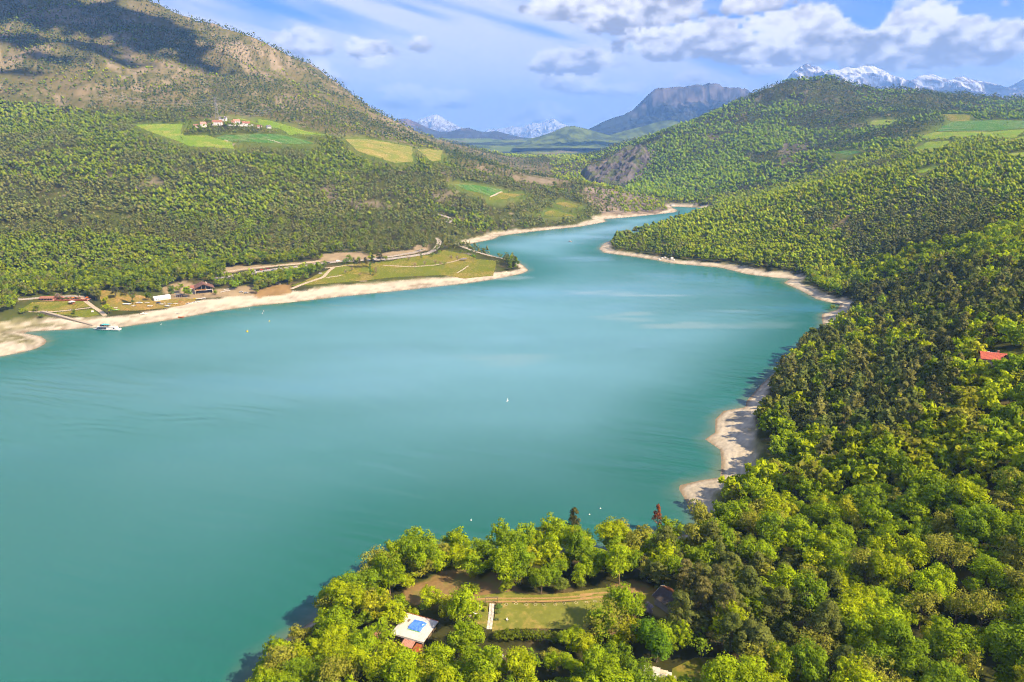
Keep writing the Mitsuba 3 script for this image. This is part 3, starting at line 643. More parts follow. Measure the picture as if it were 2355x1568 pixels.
for name, (tone, g) in FIELDS.items():
    if g.is_empty:
        continue
    g = max(g.geoms, key=lambda q: q.area) if g.geom_type != 'Polygon' else g
    r = math.hypot(*g.centroid.coords[0])
    if r < 330:
        v, f = sheet(g, .8, .07, .7)
    elif r < 1000:
        v, f = sheet(g, 2.2, .12, 1.5)
    else:
        v, f = sheet(g, 6.0 if r < 1700 else 9.0, .45, 9.0)
    base = 'lawn' if r < 1000 else 'field'
    n = sum(k == base or k.startswith(base + '_') for k in scene)
    key = base if n == 0 else f'{base}_{n:03d}'
    scene[key] = mikit.ply((v, f), 'turf_' + tone, smooth=True)
    tag(key, FIELD_TEXT[name], base, kind='structure')
ROAD_TEXT = {'shore_road': 'pale shore road with parked cars behind the left beach', 'parking': 'parking strip along the shore road', 'upper_lane': 'sandy lane above the parked cars', 'side_road': 'lay-by lane beside the shore road under the pines', 'boat_ramp': 'pale track from the road down to the left beach',
             'park_path': 'footpath at the top of the grassy point', 'park_path_2': 'short footpath across the lower grassy point', 'park_path_3': 'long footpath through the bare young trees', 'park_path_4': 'footpath near the tip of the grassy point', 'club_path': 'gravel drive from the terrace down to the beach',
             'lawn_path': 'thin path between the two lawns', 'club_road': 'narrow road behind the red terrace', 'slope_road': 'short visible bend of road on the wooded left slope', 'field_path': 'white farm path between two green fields', 'rut_1': 'upper wheel rut of the earth track in the near clearing', 'rut_2': 'lower wheel rut of the earth track in the near clearing',
             'rut_3': 'left wheel rut bending down right of the lawn', 'rut_4': 'right wheel rut bending down right of the lawn', 'plateau_lane': 'farm lane under the dark wood on the right slope', 'village_lane': 'bare tractor lane at the left of the village crop', 'crop_lane': 'bare tractor lane across the village crop'}
for name, (half, tone, ln) in ROADS.items():
    base = 'road' if tone == 'road' else 'path'
    n = sum(k == base or k.startswith(base + '_') for k in scene)
    key = base if n == 0 else f'{base}_{n:03d}'
    r = math.hypot(*ln.interpolate(ln.length / 2).coords[0])
    lift = {'parking': .17, 'shore_road': .22}.get(name, .2) if r > 330 else .10
    scene[key] = mikit.ply(ribbon(ln, half, lift if r < 1000 else .6, 1.6 if r < 1200 else 4.0), 'gravel_' + tone, smooth=False)
    tag(key, ROAD_TEXT[name], base, kind='structure')

# the rock face above the narrows: buttresses and chutes
v, f = sheet(CLIFF.buffer(10), 4.5, 0, 0)
_e = shapely.distance(shapely.points(v[:, 0], v[:, 1]), CLIFF.buffer(10).exterior)
_t = sstep(0, 35, _e)
_q = v[:, 0] * .92 - v[:, 1] * .38
_rib = 1 - 2 * np.abs(_noise(_q, (v[:, 1] * .92 + v[:, 0] * .38) * .25, 48, 4, 71)) * 2
_crag = _noise(v[:, 0], v[:, 1], 17, 3, 72)
v[:, 2] += (_rib * 20 + (1 - 2 * np.abs(_noise(v[:, 0], v[:, 1], 22, 2, 75)) * 2) * 9 + _crag * 12 + 3) * _t - 2.5 * (1 - _t)
_band = _noise(v[:, 2] * .9 + _q * .25, _q * .2, 9, 3, 73) + .5
_c = mixv(mixv(np.full((len(v), 3), (.035, .036, .042)), (.085, .08, .078), sstep(.42, .62, _band)), (.165, .15, .14), sstep(.35, .8, _rib) * .5)
_c = mixv(_c, (.07, .09, .03), sstep(.52, .6, _noise(v[:, 0], v[:, 1], 30, 3, 74) + .5) * .8)
scene['cliff'] = mikit.ply((v, f), 'ground_matt', smooth=False, color=np.clip(_c, .01, .9)[:len(v)])
tag('cliff', 'rugged grey rock face above the narrows at the foot of the right hill', 'cliff', kind='structure')

# ------------------------------------------------------------------ trees
def icosa(sub=0):
    m = trimesh.creation.icosphere(subdivisions=sub)
    return np.array(m.vertices), np.array(m.faces)


OCTA = (np.array([[1, 0, 0], [-1, 0, 0], [0, 1, 0], [0, -1, 0], [0, 0, 1], [0, 0, -1.]]), np.array([[0, 2, 4], [2, 1, 4], [1, 3, 4], [3, 0, 4], [2, 0, 5], [1, 2, 5], [3, 1, 5], [0, 3, 5]]))


def join(parts):
    """[(v, f, normal, tone)] -> one"""
    at = np.cumsum([0] + [len(p[0]) for p in parts])
    return np.vstack([p[0] for p in parts]), np.vstack([p[1] + a for p, a in zip(parts, at)]), np.vstack([p[2] for p in parts]), np.concatenate([p[3] for p in parts])


def cards(rng, centre, radius, n, size, flat=1.0, tone=1.0, up=0.35, soft=.52):
    """n small leaf sprays in a ball round centre, each a bent quad; shading normals lean outwards."""
    d = rng.normal(size=(n, 3))
    d /= np.linalg.norm(d, axis=1, keepdims=True)
    d[:, 2] = np.where(d[:, 2] < -.35, -d[:, 2], d[:, 2])
    p = centre + d * (radius * rng.uniform(.55, 1.05, (n, 1))) * [1, 1, flat]
    nrm = d + rng.normal(size=(n, 3)) * .55 + [0, 0, up]
    nrm /= np.linalg.norm(nrm, axis=1, keepdims=True)
    a = np.cross(nrm, rng.normal(size=(n, 3)))
    a /= np.linalg.norm(a, axis=1, keepdims=True)
    b = np.cross(nrm, a)
    s = size * rng.uniform(.6, 1.25, (n, 1))
    bend = nrm * s * .28
    v = np.stack([p - a * s, p - b * s * .62 - bend, p + a * s, p + b * s * .62 - bend], 1).reshape(-1, 3)
    i = np.arange(n) * 4
    f = np.vstack([np.stack([i, i + 1, i + 2], 1), np.stack([i, i + 2, i + 3], 1)])
    sn = nrm * (1 - soft) + d * soft
    sn /= np.linalg.norm(sn, axis=1, keepdims=True)
    return v, f, np.repeat(sn, 4, 0), np.repeat(tone * rng.uniform(.80, 1.2, n), 4)


def blob(rng, centre, radius, flat, tone, shape):
    v, f = shape
    w = v * (radius * rng.uniform(.72, 1.28, (len(v), 1))) * [1, 1, flat]
    n = v / np.linalg.norm(v, axis=1, keepdims=True)
    return w + centre, f, n, tone * rng.uniform(.88, 1.12, len(v))


def clump_centres(rng, kind, k):
    """Where the leaf masses of a crown sit: crown of radius 1, from the ground at 0 to the top at height 1 times 2.2 radii."""
    out = []
    while len(out) < k:
        if kind == 'oak':
            if not out:                                                # a few big limbs carry the leaf masses
                lobes = []
                for _ in range(7):
                    d = rng.normal(size=3)
                    d /= np.linalg.norm(d)
                    lobes.append(d * [.52, .52, .46] * rng.uniform(.7, 1.25) + [0, 0, .08])
            d = rng.normal(size=3)
            d /= np.linalg.norm(d)
            p = lobes[rng.integers(0, 7)] + d * [.46, .46, .42] * rng.uniform(.3, 1.05) ** .6
            if p[2] < -.6:
                continue
            c = p + [0, 0, 1.25]
            r = rng.uniform(.15, .38)
        elif kind == 'pine':
            t = rng.uniform(0, 1) ** .75
            rad = (.85 * (1 - t) ** .65 + .10) * rng.uniform(.35, 1)
            an = rng.uniform(0, 2 * np.pi)
            c = np.array([rad * np.cos(an), rad * np.sin(an), .75 + 1.75 * t])
            r = rng.uniform(.20, .34) * (1.1 - .4 * t)
        elif kind == 'spruce':
            t = rng.uniform(0, 1) ** .8
            rad = (.75 * (1 - t) + .03) * rng.uniform(.5, 1)
            an = rng.uniform(0, 2 * np.pi)
            c = np.array([rad * np.cos(an), rad * np.sin(an), .35 + 2.7 * t])
            r = rng.uniform(.18, .28) * (1.1 - .6 * t)
        else:                                                          # poplar
            t = rng.uniform(0, 1)
            rad = .34 * np.sin(np.pi * (t * .85 + .12)) * rng.uniform(.3, 1)
            an = rng.uniform(0, 2 * np.pi)
            c = np.array([rad * np.cos(an), rad * np.sin(an), .4 + 3.0 * t])
            r = rng.uniform(.16, .24)
        out.append((c, r))
    return out


def limb_mesh(rng, tips, foot, r0, sides=5):
    """Trunk and limbs: from the foot up to a fork, then out to some of the leaf masses."""
    parts = []
    top = np.array([0, 0, max(t[2] for t in tips) * .62]) + rng.normal(size=3) * .03
    v, f = tube([foot, (foot + top) / 2 + rng.normal(size=3) * .03 * [1, 1, 0], top], [r0, r0 * .7, r0 * .35], sides)
    parts.append((v, f))
    for t in tips:
        s = rng.uniform(.35, .9)
        a = foot + (top - foot) * s
        m = (a + t) / 2 + [0, 0, -.04]
        parts.append(tube([a, m, t], [r0 * .42 * (1.1 - s * .5), r0 * .25, r0 * .06], 4))
    at = np.cumsum([0] + [len(p[0]) for p in parts])
    return np.vstack([p[0] for p in parts]), np.vstack([p[1] + a for p, a in zip(parts, at)])


def tube(points, radii, sides=6):
    p = np.asarray(points, float)
    t = np.gradient(p, axis=0)
    t /= np.linalg.norm(t, axis=1, keepdims=True) + 1e-12
    a = np.cross(t, np.where(np.abs(t[:, 2:]) < .9, [0, 0, 1.0], [1.0, 0, 0]))
    a /= np.linalg.norm(a, axis=1, keepdims=True) + 1e-12
    b, an = np.cross(t, a), np.arange(sides) * 2 * np.pi / sides
    v = p[:, None] + np.broadcast_to(radii, (len(p),))[:, None, None] * (np.cos(an)[None, :, None] * a[:, None] + np.sin(an)[None, :, None] * b[:, None])
    i, j = np.meshgrid(np.arange(len(p) - 1), np.arange(sides), indexing='ij')
    q = np.stack([i * sides + j, i * sides + (j + 1) % sides, (i + 1) * sides + (j + 1) % sides, (i + 1) * sides + j], -1).reshape(-1, 4)
    cap = np.array([[(len(p) - 1) * sides, (len(p) - 1) * sides + k, (len(p) - 1) * sides + k + 1] for k in range(1, sides - 1)])
    return v.reshape(-1, 3), np.vstack([q[:, [0, 1, 2]], q[:, [0, 2, 3]], cap])


def crown_cards(seed, kind, clumps, per, size, soft=.52):
    rng = np.random.default_rng(seed)
    cs = clump_centres(rng, kind, clumps)
    flat = {'oak': .85, 'pine': .55, 'spruce': .6, 'poplar': 1.3}[kind]
    parts = [cards(rng, c, r, per, size, flat, rng.uniform(.80, 1.2), .5 if kind == 'pine' else .3, soft) for c, r in cs]
    return join(parts), [c for c, r in cs]


def crown_blobs(seed, kind, clumps, shape, grow=1.12):
    rng = np.random.default_rng(seed)
    cs = clump_centres(rng, kind, clumps)
    flat = {'oak': .85, 'pine': .7, 'spruce': .9, 'poplar': 1.3}[kind]
    k = grow * (12 / clumps) ** .36
    return join([blob(rng, c, r * k, flat, rng.uniform(.74, 1.26), shape) for c, r in cs])


KINDS_ = ('oak', 'pine', 'spruce')
LOD = {  # templates, each (v, f, n, tone)
    'near': {k: [crown_cards(100 + s, k, 70 if k == 'oak' else 58, 66, .054 if k == 'oak' else .050) for s in range(5)] for k in ('oak', 'pine')},
    'mid': {k: [crown_cards(200 + s, k, 26, 11, .175)[0] for s in range(8)] for k in ('oak', 'pine')},
    'far': {k: [crown_blobs(300 + s, k, 9, OCTA) for s in range(10)] for k in KINDS_},
    'dim': {k: [crown_blobs(400 + s, k, 4, OCTA, 1.3) for s in range(10)] for k in KINDS_},
    'dot': {k: [crown_blobs(500 + s, k, 2, OCTA, 1.35) for s in range(10)] for k in KINDS_},
}

rng = np.random.default_rng(7)


def occlusion():
    """For each bearing, the steepest line of sight up to each distance (woods count 5 m)."""
    wood = 5.0 * (TZ > 2.5)
    s = (TZ + wood - EYE) / _R
    return np.maximum.accumulate(s, axis=0)


HIDE = occlusion()


def seen(x, y, ztop, slack=6.0):
    r, a = np.hypot(x, y), np.arctan2(x, y)
    i = np.clip(np.searchsorted(_r, r * .985) - 1, 0, len(_r) - 1)
    j = np.clip(np.rint(np.interp(a, _az, np.arange(len(_az)))).astype(int), 0, len(_az) - 1)
    depth = y * CP + (EYE - ztop) * SP
    u = x / np.maximum(depth, 1)
    v = ((ztop - EYE) * CP + y * SP) / np.maximum(depth, 1)
    return ((ztop + slack - EYE) / r > HIDE[i, j]) & (depth > 50) & (np.abs(u) < .75 + 14 / np.maximum(depth, 1) + .01) & (v > -.5 - 22 / np.maximum(depth, 1)) & (v < .56)


def scatter(x0, x1, y0, y1, step):
    gx, gy = np.meshgrid(np.arange(x0, x1, step), np.arange(y0, y1, step))
    return (gx.ravel() + rng.uniform(-.46, .46, gx.size) * step), (gy.ravel() + rng.uniform(-.46, .46, gx.size) * step)


HEDGE_LINE = line(FG((1330, 985), (1560, 965), (1800, 985), (2050, 1030), (2220, 1075)))
NOWOOD = [area(SH((480, 640), (560, 580), (860, 440), (1000, 390), (1400, 350), (1790, 290), (1850, 270), (1960, 250), (2060, 250), (2100, 270), (2200, 300), (2360, 320), (2420, 420), (2300, 520), (1500, 620))), area(SC((-300, 250), (-60, 290), (300, 300), (480, 310), (720, 240), (900, 150), (1100, 130), (1300, 170), (1400, 230), (1880, 190), (1950, 330), (1900, 420), (600, 620), (-300, 620))),
          area(SP_((40, 560), (40, 400), (700, 340), (1400, 290), (1700, 250), (1700, 340), (1400, 430), (900, 500), (400, 580))), area(SW((100, 620), (330, 380), (560, 340), (1170, 325), (1330, 400), (1500, 620), (1300, 800), (300, 800)))]
CLEAR = [HEDGE_LINE.buffer(4.5), shapely.affinity.translate(HEDGE_LINE, 0, -4.5).buffer(4)] + NOWOOD + [g.buffer(1.0 if math.hypot(*g.centroid.coords[0]) < 900 else 3.0) for t, g in FIELDS.values() if not g.is_empty] + [g.buffer(-.5) for t, g in BARE.values() if t != 'scree'] + [ln.buffer(h + 2.5) for h, t, ln in ROADS.values()]
FRONT = []                                       # scrub, no tall wood, stands on the near side of the far fields
for _t, g in FIELDS.values():
    c = np.array(g.centroid.coords[0]) if not g.is_empty else np.zeros(2)
    r = math.hypot(*c)
    if r > 1000:
        FRONT.append(shapely.union_all([shapely.affinity.translate(g, *(-c / r * k)) for k in (0, 14, 28, 42, 56, 70)]).buffer(4))
FRONT += [shapely.affinity.translate(HEDGE_LINE, 0, -9).buffer(8), shapely.affinity.translate(BARE['near_clearing'][1], 0, -7), shapely.affinity.translate(BARE['near_clearing'][1], 0, -13)]
RIM = [g for t, g in FIELDS.values() if not g.is_empty and math.hypot(*g.centroid.coords[0]) > 1000]
THIN = [g for t, g in BARE.values() if t == 'scree']
KEEP_OFF = []                                    # (x, y, radius) of what must stay in sight
for (a, b), r in [(FG((580, 930))[0], 12.5), (FG((470, 930))[0], 6), (FG((620, 1010))[0], 5), (FH((1040, 860))[0], 7.5), (FH((1120, 960))[0], 5), (FH((980, 1510))[0], 8), (FH((870, 1540))[0], 8.5), (FH((480, 1460))[0], 4.5), (FG((1250, 1080))[0], 3.0), (FG((1330, 1150))[0], 3.5),
                  ((2276, 834), 10), ((2272, 856), 11), ((2165, 830), 7), ((2140, 822), 5), ((1555, 1168), 2), (FH((640, 720))[0], 6), (FG((1640, 960))[0], 3), (FH((870, 1100))[0], 8), (FH((1280, 1480))[0], 6), (FH((560, 1130))[0], 4)]:
    h = hit(a, b)
    KEEP_OFF.append((h[0], h[1] - r * .35, r))
STANDS = []                                      # rows of trees: x, y, kind, radius, height factor, colour, lod is set by distance


def woods(x0, x1, y0, y1, step, size):
    x, y = scatter(x0, x1, y0, y1, step)
    s, b = field('s', x, y), field('b', x, y)
    k = (s > b + 1.5 + rng.uniform(0, 3, len(x))) & (y < 4100)
    x, y, s, b = x[k], y[k], s[k], b[k]
    z = ground(x, y)
    k = seen(x, y, z + 2.0 * size)
    x, y, z = x[k], y[k], z[k]
    p = shapely.points(x, y)
    ok = np.ones(len(x), bool)
    for g in CLEAR:
        x0_, y0_, x1_, y1_ = g.bounds
        j = np.flatnonzero((x > x0_) & (x < x1_) & (y > y0_) & (y < y1_))
        if len(j):
            inside = shapely.contains_xy(g, x[j], y[j])
            if math.hypot(x0_ + x1_, y0_ + y1_) > 2200:
                inside &= rng.random(len(j)) > .10           # a few trees stand in the far fields
            ok[j[inside]] = False
    for cx, cy, r in KEEP_OFF:
        ok &= np.hypot(x - cx, y - cy) > r
    n1, n2, n3 = (_noise(x, y, q, 3, w) + .5 for q, w in ((160, 61), (38, 62), (420, 63)))
    bright = near_any(BRIGHT_AREAS, x, y, 40)
    pine = near_any(PINE_AREAS, x, y, 25)
    r = np.hypot(x, y)
    mountain = sstep(1700, 1850, y) * (x < 150) * (y < 3400)
    hill = sstep(1700, 2000, y) * (x > 300)
    left = (x < 260) & (y < 1900) & (y > 500)
    f = np.where(hill > .5, .66 + (n1 - .5) * 1.8 + (n3 - .5) * .8, np.where(left, .52 + (n1 - .5) * 2.6 + (n2 - .5) * .7, .06 + (n1 - .5) * 1.9 + (n2 - .5) * .6))
    f = np.where(r < 330, f * .25, f)
    f = np.where(mountain > .3, .66 + (n1 - .5) * 1.2, f)
    f = f * (1 - .85 * bright)
    f = np.clip(.5 + (f - .5) * 2.0, .04, .92)
    aim = np.where(r < 330, .56, .66)
    f = f + (aim - f) * np.minimum(1, pine * 1.5) * (f < aim)
    density = np.ones(len(x)) * .97
    clump = n3 * .35 + n1 * .4 + n2 * .25
    density = np.where(mountain > .3, np.clip(.30 + 3.6 * (clump - .44), .10, .97) + pine, density)
    village = near_any([VILLAGE], x, y, 15)
    density = density * (1 - .78 * village)
    slope_edge = np.exp(-((y - 1500) / 260) ** 2) * (x > -300) * (x < 260)
    density = density * (1 - .45 * slope_edge)
    plateau = np.exp(-(((x - 1350) / 480) ** 2 + ((y - 2050) / 260) ** 2))
    density = density * (1 - .55 * plateau * (n2 > .45))
    density = density * (1 - .62 * near_any(THIN, x, y, 3)) * np.where(near_any([SPIT], x, y, 1) > .5, .05, 1)
    cl = near_any([area(MU((1700, 1130), (1850, 1090), (1960, 1010), (2090, 970), (2160, 1040), (2080, 1150), (2000, 1210), (1800, 1220)))], x, y, 10)
    density = density * (1 - .93 * cl)
    density = np.where(left & (y > 900) & (r > 900), density * (1 - .7 * sstep(.56, .66, n2 * .35 + n3 * .4 + n1 * .25)), density)
    density = density * (1 - .55 * near_any(RIM, x, y, 60))
    ok &= rng.random(len(x)) < density
    x, y, z, f, mountain, hill, n2, left, r = (q[ok] for q in (x, y, z, f, mountain, hill, n2, left, r))
    ispine = rng.random(len(x)) * .60 + .20 < f
    kind = np.where(ispine, 1, 0)
    kind = np.where(ispine & ((hill > .5) | (mountain > .3)) & (rng.random(len(x)) < .75), 2, kind)
    rad = size * (.58 + .78 * rng.random(len(x)) ** 1.2) * np.where(kind == 0, 1.0, np.where(kind == 1, .98, .84))
    rad *= np.where((mountain > .3) & (kind == 0), .72, 1)
    for g in FRONT:
        x0_, y0_, x1_, y1_ = g.bounds
        j = np.flatnonzero((x > x0_) & (x < x1_) & (y > y0_) & (y < y1_))
        if len(j):
            rad[j[shapely.contains_xy(g, x[j], y[j])]] *= .45 if y0_ > 900 else .62
    tall = rng.uniform(.92, 1.32, len(x)) * np.where(r < 260, .92, 1)
    # leaf colour: fresh yellow green, mid green, late grey olive; conifers dull dark olive
    pal = np.array([(.330, .410, .012), (.270, .375, .014), (.200, .300, .016), (.285, .305, .040), (.34, .365, .020)])
    w = np.where(left[:, None], [.30, .30, .25, .10, .05], [.38, .30, .18, .08, .06])
    w = np.where((mountain > .3)[:, None], [.12, .20, .22, .40, .06], w)
    pickc = (rng.random(len(x))[:, None] > np.cumsum(w, 1)).sum(1).clip(0, 4)
    c = pal[pickc] * rng.uniform(.82, 1.18, (len(x), 1)) * (1 + (n2 - .5)[:, None] * .5)
    pc = np.array([(.125, .150, .036), (.150, .158, .044), (.105, .140, .034)])[rng.integers(0, 3, len(x))] * rng.uniform(.8, 1.25, (len(x), 1))
    pc = np.where((kind == 2)[:, None], pc * [.44, .60, .75], pc)
    pc = np.where((r < 650)[:, None], pc * 1.35, pc)
    c = np.where((kind > 0)[:, None], pc, c)
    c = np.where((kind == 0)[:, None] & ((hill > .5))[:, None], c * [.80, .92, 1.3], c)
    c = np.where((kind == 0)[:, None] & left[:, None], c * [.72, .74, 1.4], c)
    return dict(x=x, y=y, z=z, kind=kind, rad=rad, tall=tall, col=c, r=r)


VILLAGE = area(VI((100, 170), (420, 150), (700, 130), (1320, 190), (1340, 330), (900, 350), (640, 390), (400, 330), (100, 330)))
SPIT = area(SW((0, 600), (300, 590), (650, 620), (1300, 760), (600, 830), (660, 980), (400, 1120), (0, 1190), (-200, 900)))
bands = [woods(-150, 420, 118, 440, 6.5, 5.4), woods(60, 1000, 440, 1000, 6.5, 5.1), woods(-1000, 60, 560, 1000, 5.8, 4.3), woods(-1500, 1500, 1000, 1800, 6.5, 4.3), woods(-2900, 3100, 1800, 2600, 8.5, 4.7), woods(-2900, 3100, 2600, 4000, 12.5, 5.4)]
W = {k: np.concatenate([b[k] for b in bands]) for k in bands[0]}
W['turn'] = rng.uniform(0, 2 * np.pi, len(W['x']))
W['pick'] = rng.integers(0, 1000, len(W['x']))
_depth = W['y'] * CP + (EYE - W['z']) * SP
W['size'] = W['rad'] / _depth


def merge(idx, lod, stretch=1.0):
    """Many trees of one level of detail as arrays: vertices, faces, normals, colours."""
    vs, fs, ns, cs, at = [], [], [], [], 0
    for k, name in enumerate(KINDS_):
        sets = LOD[lod].get(name) or LOD[lod]['pine']
        for t in range(len(sets)):
            i = idx[(W['kind'][idx] == k) & (W['pick'][idx] % len(sets) == t)]
            if not len(i):
                continue
            v, f, n, tone = sets[t][0] if isinstance(sets[t][0], tuple) else sets[t]
            c, s = np.cos(W['turn'][i])[:, None], np.sin(W['turn'][i])[:, None]
            r, h = W['rad'][i][:, None], (W['rad'] * W['tall'])[i][:, None]
            X = (v[:, 0] * c - v[:, 1] * s) * r + W['x'][i][:, None]
            Y = (v[:, 0] * s + v[:, 1] * c) * r + W['y'][i][:, None]
            Z = v[:, 2] * h * stretch + W['z'][i][:, None] - .2
            N = np.stack([n[:, 0] * c - n[:, 1] * s, n[:, 0] * s + n[:, 1] * c, np.broadcast_to(n[:, 2], X.shape)], -1)
            vs.append(np.stack([X, Y, Z], -1).reshape(-1, 3))
            ns.append(N.reshape(-1, 3))
            cs.append((W['col'][i][:, None, :] * tone[None, :, None]).reshape(-1, 3))
            fs.append((f[None] + (np.arange(len(i)) * len(v))[:, None, None]).reshape(-1, 3) + at)
            at += len(i) * len(v)
    return np.vstack(vs), np.vstack(fs), np.vstack(ns), np.clip(np.vstack(cs), .004, .6)


def leafy(v, f, n, c, mat):
    return {'type': 'ply', 'filename': meshkit.write_ply((v, f), False, None, c, normals=n), 'face_normals': False, 'bsdf': {'type': 'ref', 'id': mat}}


bsdf('leaves', type='principledthin', base_color=VC, roughness=.65, spec_trans=0.0, diff_trans=.8, eta=1.3)
bsdf('foliage', type='twosided', bsdf={'type': 'diffuse', 'reflectance': VC})
bsdf('bark', type='twosided', bsdf={'type': 'diffuse', 'reflectance': mikit.proc(lambda p, n, uv: mikit.mix([.10, .075, .05], [.24, .19, .14], mikit.fbm(p.x * 2.0, p.y * 2.0, p.z * .8, 3)))})

order = np.argsort(-W['size'])
_hide = seen(W['x'], W['y'], W['z'] + 2.0 * W['rad'], 1.0)
single = order[_hide[order]][:225]
rest = np.setdiff1d(np.arange(len(W['x'])), single)
lods = dict(near2=rest[W['r'][rest] < 300], mid=rest[(W['r'][rest] >= 300) & (W['r'][rest] < 620)], far2=rest[(W['r'][rest] >= 620) & (W['r'][rest] < 930)], far=rest[(W['r'][rest] >= 930) & (W['r'][rest] < 1150)], dim=rest[(W['r'][rest] >= 1150) & (W['r'][rest] < 2000)], dot=rest[W['r'][rest] >= 2000])
LOD['far2'] = {k: [crown_cards(250 + s, k, 18, 6, .24)[0] for s in range(8)] for k in ('oak', 'pine')}
LOD['sparse'] = [crown_cards(170 + s, 'oak', 58, 22, .052) for s in range(4)]
LOD['near2'] = {k: [crown_cards(150 + s, k, 48, 34, .074) for s in range(4)] for k in ('oak', 'pine')}
print('trees', {k: len(v) for k, v in lods.items()}, 'single', len(single))
total = 0
for name, idx in lods.items():
    if name == 'near2':
        continue                                       # set down one by one below, sharing their meshes
    for conif in (0, 1):
        sub = idx[(W['kind'][idx] > 0) == bool(conif)]
        if not len(sub):
            continue
        v, f, n, c = merge(sub, name)
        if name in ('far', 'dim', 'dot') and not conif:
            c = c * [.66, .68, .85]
        total += len(f)
        base = 'pine_forest' if conif else 'broadleaf_forest'
        k = sum(q.startswith(base + '__') for q in scene) + 1
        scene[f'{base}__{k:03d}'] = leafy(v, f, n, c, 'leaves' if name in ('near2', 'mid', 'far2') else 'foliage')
tag('broadleaf_forest', 'fresh green oak and beech woods covering the shores and slopes', 'forest', kind='stuff')
tag('pine_forest', 'dark olive pine woods mixed through the slopes', 'forest', kind='stuff')
print('forest triangles', total)

# ------------------------------------------------------------------ single trees: the nearest ones of the wood and those that stand by themselves
def spot(pt):
    h = hit(*pt)
    return h


PLACES = [('the roof with the blue tarpaulin', hit(*FG((560, 840))[0])[:2]), ('the mown lawn', hit(*FG((1750, 740))[0])[:2]), ('the dark barn', hit(*FH((1080, 860))[0])[:2]), ('the white garden path', hit(*FG((1285, 750))[0])[:2]),
          ('the earth clearing', hit(*FG((900, 440))[0])[:2]), ('the white roofs at the bottom edge', hit(*FH((900, 1520))[0])[:2]), ('the pebble spit', hit(1620, 1125)[:2]), ('the double pebble beach', hit(1670, 1010)[:2]), ('the left edge of the near wood', hit(640, 1500)[:2]),
          ('the lake end of the near wood', hit(960, 1260)[:2]), ('the clipped hedge', hit(*FG((1800, 1000))[0])[:2]), ('the bottom right corner', np.array([150.0, 150.0])), ('the middle of the right wood', hit(2050, 1150)[:2]), ('the right edge above the corner', hit(2330, 1250)[:2]), ('the sunny lakeward edge of the right wood', hit(1800, 1250)[:2])]
ORD = [''] + [w + ' ' for w in 'second third fourth fifth sixth seventh eighth ninth tenth eleventh twelfth thirteenth fourteenth fifteenth sixteenth seventeenth eighteenth nineteenth twentieth twenty-first twenty-second twenty-third twenty-fourth twenty-fifth twenty-sixth twenty-seventh twenty-eighth twenty-ninth thirtieth thirty-first thirty-second thirty-third thirty-fourth thirty-fifth thirty-sixth thirty-seventh thirty-eighth thirty-ninth fortieth forty-first forty-second forty-third forty-fourth forty-fifth'.split()]
bark_tone = {0: 'bark', 1: 'bark'}


_stock = {}


def crown_stock(template, colour, mat):
    """One crown of radius 1 in one colour, written once and set down many times."""
    k = (id(template), tuple(np.round(colour, 3)), mat)
    if k not in _stock:
        (v, f, nn, tone), tips = template
        _stock[k] = leafy(v, f, nn, np.clip(np.asarray(colour)[None] * tone[:, None], .004, .7), mat)
    return _stock[k]


def limb_stock(template, kind):
    k = (id(template), 'limbs', kind)
    if k not in _stock:
        tips = template[1]
        g = np.random.default_rng(len(_stock))
        _stock[k] = mikit.ply(limb_mesh(g, [t * .96 for t in tips[:: max(1, len(tips) // 11)]], np.array([0, 0, -.12]), .052 if kind != 'pine' else .045), 'bark', smooth=True)
    return _stock[k]


def tree(base, p, kind, r, tall, colour, template, turn, label, cat='tree', group=None, mat='leaves'):
    n = sum(k == base or (k.startswith(base + '_') and k[len(base) + 1:].isdigit()) for k in labels)
    key = base if n == 0 else f'{base}_{n:03d}'
    M = T().translate([float(q) for q in p]).rotate([0, 0, 1], math.degrees(turn)).scale([float(r * (1 + .14 * math.sin(turn * 7))), float(r * (1 - .14 * math.sin(turn * 7))), float(r * tall)])
    scene[key + '__crown'] = {**crown_stock(template, colour, mat), 'to_world': M}
    scene[key + '__trunk'] = {**limb_stock(template, kind), 'to_world': M}
    tag(key, label, cat, group)
    return key


def quantised(c, conifer):
    """A tree's leaf colour as one of a few tones, so that alike crowns share a mesh."""
    lot = np.array([(.120, .160, .034), (.165, .20, .045)]) if conifer else np.array([(.355, .44, .012), (.30, .41, .013), (.25, .36, .014), (.185, .29, .016), (.29, .31, .042), (.35, .38, .020)])
    return lot[np.argmin(((lot - c) ** 2).sum(1))]


